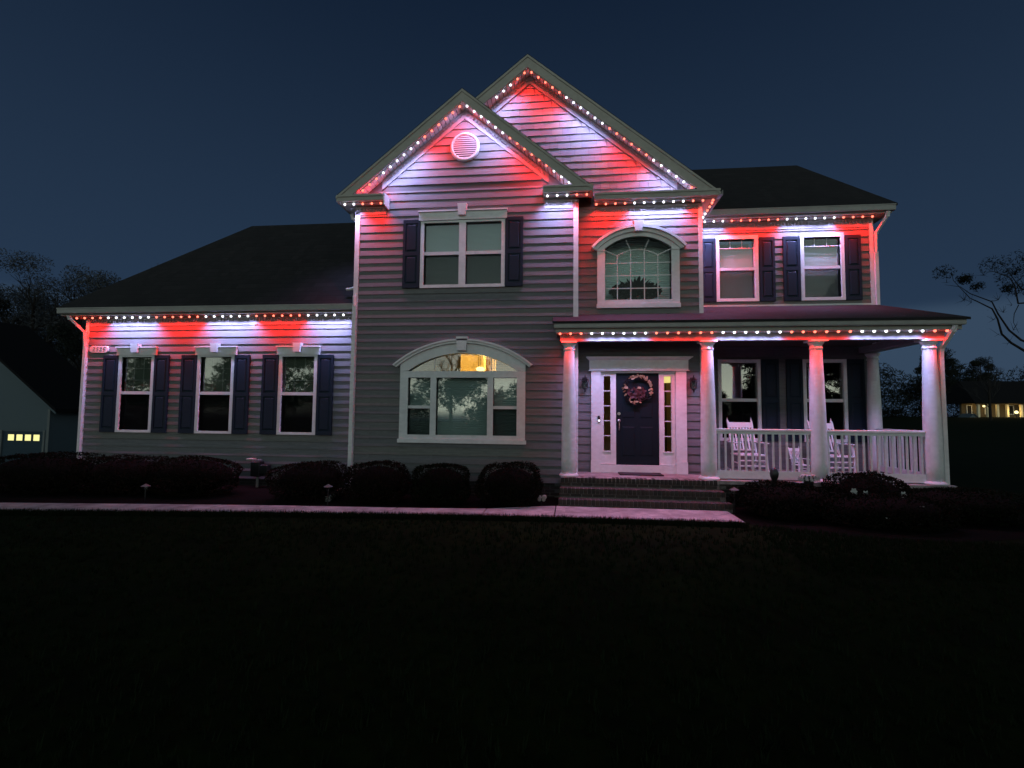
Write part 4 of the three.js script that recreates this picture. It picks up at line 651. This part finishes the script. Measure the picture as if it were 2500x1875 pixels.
// ------------------------------------------------------------------ shrubs and bed ornaments
function shrubGeo(rx, ry, rz, n, seed, boxy = 3, leaf = 0.035) {
  const R = rng(seed), gs = [], ph = [R() * 6, R() * 6, R() * 6];
  const P = new Float32Array(n * 9); let o = 0;
  for (let i = 0; i < n; i++) {
    const u = R() * 2 - 1, a = R() * Math.PI * 2, q = Math.sqrt(1 - u * u); let d = [q * Math.cos(a), u, q * Math.sin(a)];
    const k = Math.pow(Math.abs(d[0]) ** boxy + Math.abs(d[1]) ** boxy + Math.abs(d[2]) ** boxy, -1 / boxy), lump = 1 + 0.05 * Math.sin(d[0] * 5 + ph[0]) + 0.05 * Math.sin(d[1] * 6 + ph[1]) + 0.05 * Math.sin(d[2] * 5 + ph[2]);
    const r = k * lump * (1 - 0.16 * R() * R() + 0.03 * R()); const c = [d[0] * r * rx, ry + d[1] * r * ry, d[2] * r * rz];
    const A = V3(R() - 0.5, R() - 0.5, R() - 0.5).normalize().multiplyScalar(leaf * (0.7 + 0.6 * R())), B = V3(R() - 0.5, R() - 0.5, R() - 0.5).cross(A).normalize().multiplyScalar(leaf * 0.55);
    P.set([c[0] - A.x, c[1] - A.y, c[2] - A.z, c[0] + B.x, c[1] + B.y, c[2] + B.z, c[0] + A.x, c[1] + A.y, c[2] + A.z], o); o += 9;
  }
  const g = new THREE.BufferGeometry(); g.setAttribute('position', new THREE.BufferAttribute(P, 3)); g.computeVertexNormals(); return g;
}
function shrub(label, x, z, rx, ry, rz, seed, mat, boxy, group, n = 5200) {
  const t = thing('shrub', label, 'shrub', [x, 0, z], group);
  add(t, 'foliage', shrubGeo(rx, ry, rz, n, seed, boxy).translate(x, 0, z), mat);
  const c = new THREE.IcosahedronGeometry(1, 2); c.scale(rx * 0.86, ry * 0.86, rz * 0.86); c.translate(x, ry, z); add(t, 'dark_core', c, M.shrubCore); return t;  // solid near-black core: shade between the leaves put into its colour
}
const hd = 'clipped shrubs along the house front';
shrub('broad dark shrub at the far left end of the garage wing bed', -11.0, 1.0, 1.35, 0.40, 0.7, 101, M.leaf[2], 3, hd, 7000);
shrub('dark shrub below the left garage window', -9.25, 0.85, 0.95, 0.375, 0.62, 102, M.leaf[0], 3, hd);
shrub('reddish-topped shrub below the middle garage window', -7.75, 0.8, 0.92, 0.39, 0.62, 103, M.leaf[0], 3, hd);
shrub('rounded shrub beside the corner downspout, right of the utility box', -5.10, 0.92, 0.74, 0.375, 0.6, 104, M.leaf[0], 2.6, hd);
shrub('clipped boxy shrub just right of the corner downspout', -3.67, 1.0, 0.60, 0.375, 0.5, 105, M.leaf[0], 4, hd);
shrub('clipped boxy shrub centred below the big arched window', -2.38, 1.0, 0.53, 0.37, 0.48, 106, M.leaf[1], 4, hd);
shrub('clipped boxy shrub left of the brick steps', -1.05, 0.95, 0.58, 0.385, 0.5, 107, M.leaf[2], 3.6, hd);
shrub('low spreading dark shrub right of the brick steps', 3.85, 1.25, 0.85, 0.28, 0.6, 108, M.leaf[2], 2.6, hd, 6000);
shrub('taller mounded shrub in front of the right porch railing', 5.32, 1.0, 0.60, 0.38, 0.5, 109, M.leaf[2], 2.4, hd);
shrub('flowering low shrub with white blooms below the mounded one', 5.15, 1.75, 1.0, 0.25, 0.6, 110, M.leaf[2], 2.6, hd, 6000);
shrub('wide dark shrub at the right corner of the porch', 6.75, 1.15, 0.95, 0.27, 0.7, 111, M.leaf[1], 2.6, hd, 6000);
{
  const R = rng(121); const flower = (x, y, z, s = 0.035) => { const gs = []; for (let k = 0; k < 6; k++) { const g = new THREE.CircleGeometry(s, 6); g.scale(1, 0.55, 1); g.translate(s * 0.8, 0, 0); g.rotateZ(k * Math.PI / 3); g.rotateX(-0.3 + R() * 0.3); g.translate(x, y, z + 0.004 * k); gs.push(g); } return gs; };
  const spots = [[4.84, 0.50, 1.50, 'upper left white bloom on the low shrub before the mounded one'], [5.0, 0.47, 1.55, 'white bloom just below the upper left one on the flowering shrub'], [5.58, 0.47, 1.55, 'white bloom at the upper right of the flowering shrub'], [5.50, 0.33, 2.1, 'white bloom low on the right of the flowering shrub'], [4.93, 0.25, 2.2, 'lowest white bloom on the flowering shrub']];
  for (const [x, y, z, l] of spots) { const f = add(scene, numbered('white_flower'), flower(x, y, z, 0.035), M.whitePetal); f.userData = { label: l, category: 'flower', group: 'white blooms in the right bed' }; }
  const pl = thing('flower_pot', 'small pot of drooping white blossom at the foot of the middle porch column', 'flower pot', [4.47, 0.45, 0.75]), gs = []; add(pl, 'pot', new THREE.CylinderGeometry(0.10, 0.075, 0.16, 14).translate(4.47, 0.55, 0.75), M.black);
  add(pl, 'pot_stand', rod([4.47, 0, 0.75], [4.47, 0.47, 0.75], 0.02), M.black);
  for (let k = 0; k < 12; k++) { const a = k / 12 * 6.28; gs.push(tube([[4.47, 0.62, 0.75], [4.47 + Math.cos(a) * 0.10, 0.67, 0.75 + Math.sin(a) * 0.08], [4.47 + Math.cos(a) * 0.16, 0.60 - 0.03 * R(), 0.75 + Math.sin(a) * 0.1]], 0.014, 5, 8)); gs.push(...flower(4.47 + Math.cos(a) * 0.16, 0.59 + 0.03 * R(), 0.76 + Math.sin(a) * 0.1, 0.024)); } add(pl, 'blossom', gs, M.whitePetal);
  const solar = (x, z, y, label) => { const t = thing('path_light', label, 'path light', [x, 0, z], 'unlit solar path lights'); add(t, 'cap', new THREE.ConeGeometry(0.085, 0.05, 18).translate(x, y, z), M.capGrey); add(t, 'lens', new THREE.CylinderGeometry(0.04, 0.036, 0.06, 14).translate(x, y - 0.055, z), M.glass); add(t, 'stake', rod([x, 0, z], [x, y - 0.08, z], 0.010), M.black); };
  solar(-8.11, 1.62, 0.30, 'unlit solar path light before the reddish shrub of the garage wing'); solar(-4.39, 1.62, 0.385, 'unlit solar path light beside the downspout extension'); solar(3.03, 1.12, 0.445, 'unlit solar path light at the right end of the brick steps'); solar(-12.0, 1.75, 0.10, 'unlit solar path light at the far left edge of the bed');
  const gl = thing('garden_lantern', 'black teardrop garden lantern on a stake before the left porch railing', 'lantern', [3.73, 0, 1.1]); add(gl, 'lantern_body', new THREE.LatheGeometry([[0, 0.57], [0.03, 0.585], [0.065, 0.66], [0.075, 0.72], [0.06, 0.79], [0.03, 0.82], [0, 0.84]].map(([r, y]) => new THREE.Vector2(r, y)), 20).translate(3.73, 0, 1.1), M.black); add(gl, 'stake', rod([3.73, 0, 1.1], [3.73, 0.58, 1.1], 0.012), M.black);
  const or = thing('garden_ornament', 'small pale winged garden ornament between the last shrub and the steps', 'ornament', [-0.45, 0, 0.95]); add(or, 'stake', rod([-0.45, 0, 0.95], [-0.45, 0.14, 0.95], 0.006), M.black); for (const s of [-1, 1]) { const w = new THREE.SphereGeometry(0.052, 12, 8); w.scale(1, 0.85, 0.3); w.rotateZ(s * 0.5); w.translate(-0.45 + s * 0.05, 0.165, 0.95); const w2 = new THREE.SphereGeometry(0.035, 12, 8); w2.scale(1, 0.9, 0.3); w2.translate(-0.45 + s * 0.04, 0.115, 0.95); add(or, 'wing', [w, w2], M.stone); }
  const u = thing('utility_box', 'dark utility box with pale spigot cover on a post by the garage wing wall', 'utility box', [-7.0, 0, -0.2]); add(u, 'box_body', [rbox(-7.16, -6.94, 0.26, 0.60, -0.36, -0.16, 0.02), rbox(-6.95, -6.75, 0.31, 0.53, -0.33, -0.17, 0.02)], M.black); add(u, 'box_lid', rbox(-7.12, -6.97, 0.601, 0.64, -0.33, -0.19, 0.012), M.capGrey); add(u, 'spigot_cover', rbox(-7.37, -7.20, 0.60, 0.655, -0.46, -0.30, 0.015), M.fascia); add(u, 'post', [rod([-7.05, 0, -0.28], [-7.05, 0.27, -0.28], 0.03), rod([-7.25, 0.62, -0.36], [-7.12, 0.55, -0.3], 0.018)], M.gutter);
}

// ------------------------------------------------------------------ trees
function leafCloud(n, seed, clumps, leaf) { // leaf faces spread through several clumps [x, y, z, r]
  const R = rng(seed), P = new Float32Array(n * 9); let o = 0;
  for (let i = 0; i < n; i++) {
    const c = clumps[Math.floor(R() * clumps.length)], d = V3(R() - 0.5, R() - 0.5, R() - 0.5).normalize().multiplyScalar(c[3] * Math.pow(R(), 0.45)), x = c[0] + d.x, y = c[1] + d.y * 0.75, z = c[2] + d.z;
    const A = V3(R() - 0.5, R() - 0.5, R() - 0.5).normalize().multiplyScalar(leaf * (0.6 + 0.8 * R())), B = V3(R() - 0.5, R() - 0.5, R() - 0.5).cross(A).normalize().multiplyScalar(leaf * 0.45);
    P.set([x - A.x, y - A.y, z - A.z, x + B.x, y + B.y, z + B.z, x + A.x, y + A.y, z + A.z], o); o += 9;
  }
  const g = new THREE.BufferGeometry(); g.setAttribute('position', new THREE.BufferAttribute(P, 3)); g.computeVertexNormals(); return g;
}
function limbs(h, seed, spread, tw, bare) {
  const R = rng(seed), trunk = [rod([0, 0, 0], [0.1 * (R() - 0.5), h * 0.45, 0], h * 0.022, h * 0.015, 8), rod([0.1 * (R() - 0.5) * 0, h * 0.44, 0], [0.3 * (R() - 0.5), h * 0.85, 0.2 * (R() - 0.5)], h * 0.015, h * 0.004, 7)], twig = [], tips = [];
  const grow = (p, d, L, r, depth) => { const e = p.clone().add(d.clone().multiplyScalar(L)); (depth < 2 ? trunk : twig).push(rod(p.toArray(), e.toArray(), r, r * 0.6, depth < 2 ? 6 : 3)); if (depth >= (bare ? 4 : 2)) { tips.push(e); return; } const n = bare ? 3 : 2; for (let k = 0; k < n; k++) { const q = d.clone().add(V3((R() - 0.5) * spread, 0.15 + R() * 0.35, (R() - 0.5) * spread)).normalize(); grow(p.clone().lerp(e, 0.55 + 0.45 * R()), q, L * (0.62 + 0.2 * R()), r * 0.62, depth + 1); } };
  for (let k = 0; k < (bare ? 8 : 9); k++) { const a = k * 2.4 + R(), y = h * (0.25 + 0.6 * k / 9); grow(V3(0, y, 0), V3(Math.cos(a), 0.7 + R() * 0.6, Math.sin(a)).normalize(), h * (0.26 - 0.016 * k) * tw, h * 0.007, 1); }
  return { trunk, twig, tips };
}
const bareTree = [1, 2, 3].map((s) => { const L = limbs(14, 200 + s, 1.5, 0.8, true); return { trunk: merge(L.trunk), crown: merge([...L.twig, leafCloud(1500, 210 + s, L.tips.filter((_, i) => i % 4 === 0).map((p) => [p.x, p.y, p.z, 0.9]), 0.07)]) }; });
const leafyTree = [1, 2, 3].map((s) => { const L = limbs(11, 230 + s, 1.2, 0.85, false); const tips = L.tips.map((p) => [p.x, p.y, p.z, 0.85 + 0.5 * ((p.x * 7 + p.z * 3) % 1)]); return { trunk: merge(L.trunk), crown: merge([...L.twig, leafCloud(6500, 240 + s, tips, 0.19)]) }; });
function tree(kind, v, label, x, y, z, s, turn, group) {
  const t = thing(kind === bareTree ? 'bare_tree' : 'leafy_tree', label, 'tree', [x, y, z], group), q = kind[v % 3];
  for (const [n, g, m] of [['trunk', q.trunk, M.bark], ['crown', q.crown, kind === bareTree ? M.twig : M.treeLeaf]]) { uvm(g); const c = shade(new THREE.Mesh(g, m)); c.name = n; c.scale.setScalar(s); c.rotation.y = turn; t.add(c); }
}
{
  const R = rng(301);
  const wood = (name, label, n, seed, leaf, clumps, mat = M.treeLeaf) => { const m = add(scene, name, leafCloud(n, seed, clumps, leaf), mat); m.userData = { label, category: 'woodland', kind: 'stuff' }; };
  const mass = (n, f) => Array.from({ length: n }, (_, i) => f(i, R));
  wood('woodland', 'dim bare woodland filling the left edge behind the neighbouring garage', 210000, 302, 0.185, mass(420, (i) => { const x = -76 + 40 * R(), top = 18.0 + 1.2 * Math.sin(x * 0.5) + 0.9 * Math.sin(x * 1.3) - (x > -47 ? (x + 47) * 0.55 : 0); return [x, -1 + top * Math.pow(R(), 0.85), -48 + 12 * R(), 1.9]; }), M.hazedTwig);
  wood('woodland', 'dark low woodland on the skyline behind and right of the porch', 60000, 303, 0.36, mass(220, (i) => { const x = 30 + 90 * R(), top = 11.0 + 2.0 * Math.sin(x * 0.25 + 1) + 1.0 * Math.sin(x * 0.7) - (x > 76 && x < 84 ? 2.5 : 0); return [x, 0.4 + (top - 1.2) * Math.pow(R(), 0.75), -98 + 12 * R(), 2.6]; }));
  tree(bareTree, 0, 'bare winter tree rising just left of the garage roof slope', -45.5, -1.9, -36, 1.18, 1.0);
  tree(bareTree, 1, 'taller bare tree amid the wood, left of the garage roof', -52.5, -1.9, -38, 1.36, 2.2);
  tree(bareTree, 2, 'bare tree in the wood right above the neighbouring garage roof', -57, -1.9, -36, 1.32, 4.0);
  tree(leafyTree, 1, 'dense black tree at the very left edge of the picture', -62, -1.9, -33, 1.75, 0.4);
  tree(leafyTree, 0, 'low dark evergreen against the wood beside the garage roof slope', -47.5, -1.9, -33, 1.12, 5.0);
  tree(leafyTree, 2, 'rounded dark tree on the skyline just right of the porch corner', 47.5, 0.6, -58, 0.92, 1.0);
  tree(leafyTree, 0, 'dark tree rising behind the far-off lit house', 74, 1.5, -86, 1.05, 2.0);
  tree(bareTree, 2, 'thin bare tree between the porch corner and the far-off lit house', 55, 1.0, -60, 0.6, 3.0);
  // across the street behind the viewer: what the front windows mirror
  wood('woodland', 'dark woodland across the street, mirrored in the front windows', 120000, 304, 0.42, mass(340, (i) => { const x = i < 80 ? 22.5 + 13 * R() : -84 + 148 * R(), gap = x > 16.6 && x < 21.4, tall = 8.0 + 6 * sstep(-16, -30, x) + 8.5 * sstep(21, 25, x), top = gap ? 5.0 : tall + 1.5 * Math.sin(x * 0.4) + 1.0 * Math.sin(x * 1.1 + 2); return [x, 0.5 + (top - 1.4) * Math.pow(R(), 0.8), 42 + 8 * R(), gap ? 1.0 : 2.1]; }));
  tree(bareTree, 1, 'bare tree across the street, its branches mirrored in the big window', -10.5, 0, 34, 0.62, 1.0);
}
{ // overhanging tree at the right edge
  const t = thing('overhanging_tree', 'dark drooping branches with leaf clumps reaching in at the right edge of the picture', 'tree', [15.2, 0, -5]), z = -5, gs = [];
  const A = [[15.1, 3.0], [13.8, 3.45], [13.02, 3.66], [12.63, 3.91], [12.38, 4.16], [12.27, 4.59], [12.12, 4.88], [11.71, 5.1], [11.52, 5.18], [11.08, 5.7], [11.02, 5.95]], B = [[15.1, 3.4], [13.6, 3.75], [13.04, 4.01], [12.78, 4.3], [12.54, 4.8], [12.43, 5.17], [11.89, 5.43], [11.67, 5.65], [11.28, 5.73]], C = [[15.2, 4.4], [13.9, 4.9], [13.09, 5.05], [12.78, 5.02], [12.67, 5.52], [12.49, 5.74], [12.07, 5.9], [11.64, 5.87]], D = [[15.2, 4.8], [13.8, 5.3], [13.1, 5.5], [12.9, 5.9], [12.76, 6.2]], E = [[12.95, 5.02], [12.8, 4.75], [12.75, 4.5], [12.85, 4.2]];
  const tap = (pts, r0, r1, dz) => { for (let i = 1; i < pts.length; i++) { const q = (k) => r0 + (r1 - r0) * k / (pts.length - 1), f = (k) => [pts[k][0], pts[k][1], z + dz * k / pts.length]; gs.push(rod(f(i - 1), f(i), q(i - 1), q(i) * 0.98, 7)); } };
  tap(A, 0.042, 0.004, 0.3); tap(B, 0.038, 0.004, -0.4); tap(C, 0.032, 0.004, 0.5); tap(D, 0.03, 0.005, -0.2); tap(E, 0.012, 0.004, 0.1);
  const R = rng(331); for (let k = 0; k < 140; k++) { const P = [A, B, C, D][k % 4], i = 3 + Math.floor(R() * (P.length - 4)), p = P[Math.min(i, P.length - 1)]; gs.push(rod([p[0], p[1], z], [p[0] - 0.3 * R() + 0.1, p[1] + 0.35 * (R() - 0.2), z + (R() - 0.5) * 0.4], 0.006, 0.002, 3)); }
  add(t, 'trunk', [rod([15.2, 0, -5], [15.1, 3.2, -5], 0.20, 0.14, 12), rod([15.1, 3.2, -5], [15.4, 6.5, -5], 0.14, 0.05, 10)], M.bark); add(t, 'branch', gs, M.bark);
  const cl = [[11.02, 6.01, 0.22], [11.41, 5.73, 0.12], [11.74, 5.87, 0.17], [12.35, 6.22, 0.26], [12.76, 6.1, 0.3], [12.06, 5.64, 0.14], [13.02, 5.48, 0.25], [12.5, 5.45, 0.12], [12.95, 5.9, 0.3], [13.2, 6.3, 0.45], [13.5, 5.9, 0.5]].map(([x, y, r], i) => [x, y, z + 0.25 * Math.sin(i * 2.1), r]);
  add(t, 'crown', leafCloud(2300, 332, cl.map(([x, y, z, r]) => [x, y, z, r * 1.35]), 0.045), M.treeLeaf);
}

// ------------------------------------------------------------------ neighbours
{ // garage of the neighbouring house, far left
  const z = -17.54, h = thing('neighbour_garage', 'pale gabled neighbouring garage with a row of four lit door windows', 'garage', [-37, -1.9, -20]);
  const ap = [-39.9, 7.75], wins = [0, 1, 2, 3].map((k) => [-35.63 + k * 0.613, -35.63 + k * 0.613 + 0.47]);
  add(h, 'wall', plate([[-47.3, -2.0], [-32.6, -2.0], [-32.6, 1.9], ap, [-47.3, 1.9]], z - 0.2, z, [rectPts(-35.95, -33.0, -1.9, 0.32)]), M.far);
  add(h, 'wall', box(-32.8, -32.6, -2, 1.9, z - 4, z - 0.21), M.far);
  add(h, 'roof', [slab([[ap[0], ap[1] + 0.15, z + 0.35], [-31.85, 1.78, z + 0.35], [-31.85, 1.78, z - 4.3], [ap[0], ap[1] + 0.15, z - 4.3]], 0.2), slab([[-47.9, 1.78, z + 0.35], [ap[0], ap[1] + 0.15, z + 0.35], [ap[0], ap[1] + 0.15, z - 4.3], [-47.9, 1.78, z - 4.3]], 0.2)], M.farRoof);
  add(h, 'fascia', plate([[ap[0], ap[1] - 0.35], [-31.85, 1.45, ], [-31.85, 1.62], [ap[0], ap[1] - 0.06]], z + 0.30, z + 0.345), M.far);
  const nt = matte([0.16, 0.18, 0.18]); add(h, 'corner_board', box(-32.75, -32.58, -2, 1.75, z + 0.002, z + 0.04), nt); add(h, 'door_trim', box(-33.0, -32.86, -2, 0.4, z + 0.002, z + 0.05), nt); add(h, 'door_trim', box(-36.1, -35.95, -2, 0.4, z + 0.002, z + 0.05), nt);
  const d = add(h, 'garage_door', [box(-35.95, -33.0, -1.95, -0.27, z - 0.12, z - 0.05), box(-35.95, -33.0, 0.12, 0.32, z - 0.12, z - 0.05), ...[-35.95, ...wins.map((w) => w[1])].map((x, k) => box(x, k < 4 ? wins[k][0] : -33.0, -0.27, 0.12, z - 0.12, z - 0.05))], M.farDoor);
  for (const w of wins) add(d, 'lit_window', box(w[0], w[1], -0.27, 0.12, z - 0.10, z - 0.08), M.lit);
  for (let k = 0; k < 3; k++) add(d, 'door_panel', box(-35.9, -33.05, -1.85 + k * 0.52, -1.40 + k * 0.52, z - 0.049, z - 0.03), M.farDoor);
}
{ // lit house far right
  const z = -75, h = thing('distant_house', 'far-off house with a warmly lit columned porch at the right edge', 'house', [68, 1.9, -77]);
  const lw = std([0.10, 0.075, 0.04], 0.8);
  add(h, 'wall', box(64.5, 78, 1.9, 5.0, z - 3, z - 2.6), lw); add(h, 'roof', [slab([[63.9, 4.35, z + 0.8], [79, 4.35, z + 0.8], [78, 8, z - 5], [66, 8, z - 5]], 0.25), slab([[63.9, 4.35, z - 10], [63.9, 4.35, z + 0.8], [66, 8, z - 5]], 0.25)], M.farRoof);
  for (const x of [64.75, 66.1, 67.5, 68.9, 70.9, 72.5]) add(h, 'column', box(x, x + 0.3, 1.9, 4.05, z, z + 0.3), std([0.75, 0.66, 0.42], 0.7));
  add(h, 'porch_floor', box(64.2, 78, 1.7, 1.92, z - 2.6, z + 0.4), lw); add(h, 'porch_beam', box(64.4, 78, 3.95, 4.1, z, z + 0.3), lw);
  for (const [a, b] of [[65.2, 66.0], [67.9, 68.6], [71.3, 72.2]]) { const w = add(h, 'window', frameGeos(a, b, 2.4, 3.9, 0.1, z - 2.6, z - 2.5), M.trim); add(w, 'pane', box(a + 0.1, b - 0.1, 2.5, 3.8, z - 2.58, z - 2.55), M.dark); }
  const lp = thing('porch_lamp', 'bright yellow lamp on the porch of the far-off lit house', 'lamp', [69.8, 1.9, -74.2]); add(lp, 'lamp_globe', new THREE.SphereGeometry(0.24, 14, 10).translate(69.8, 2.75, -74.2), M.bulb); add(lp, 'post', rod([69.8, 1.9, -74.2], [69.8, 2.55, -74.2], 0.06), M.black);
  const l = new THREE.PointLight(col(1, 0.68, 0.26), 9); l.name = 'porch_lamp_light'; l.position.set(0, 0.85, 0); l.shadow.radius = 10; l.castShadow = true; lp.add(l);
  const l2 = new THREE.PointLight(col(1, 0.68, 0.26), 4); const lp2 = thing('porch_lamp', 'yellow ceiling lamp over the left end of the far-off lit porch', 'lamp', [66.6, 3.5, -76]); add(lp2, 'lamp_globe', new THREE.SphereGeometry(0.16, 12, 8).translate(66.6, 3.7, -76), M.bulb); l2.name = 'porch_lamp_light'; l2.position.set(0, 0.2, 0); l2.shadow.radius = 6; l2.castShadow = true; lp2.add(l2);
  const sh = thing('distant_shed', 'small pale gabled shed left of the far-off lit house', 'shed', [63.4, 1.4, -74]); add(sh, 'wall', plate([[62.8, 1.0], [64.2, 1.0], [64.2, 1.75], [63.5, 2.4], [62.8, 1.75]], -76, -74), M.far); add(sh, 'roof', [slab([[63.5, 2.5, -73.8], [64.4, 1.68, -73.8], [64.4, 1.68, -76.2], [63.5, 2.5, -76.2]], 0.08), slab([[62.6, 1.68, -73.8], [63.5, 2.5, -73.8], [63.5, 2.5, -76.2], [62.6, 1.68, -76.2]], 0.08)], M.far);
}
scene.traverse((o) => { if (o.isMesh) { o.castShadow = true; o.receiveShadow = true; } });
renderer.render(scene, camera);
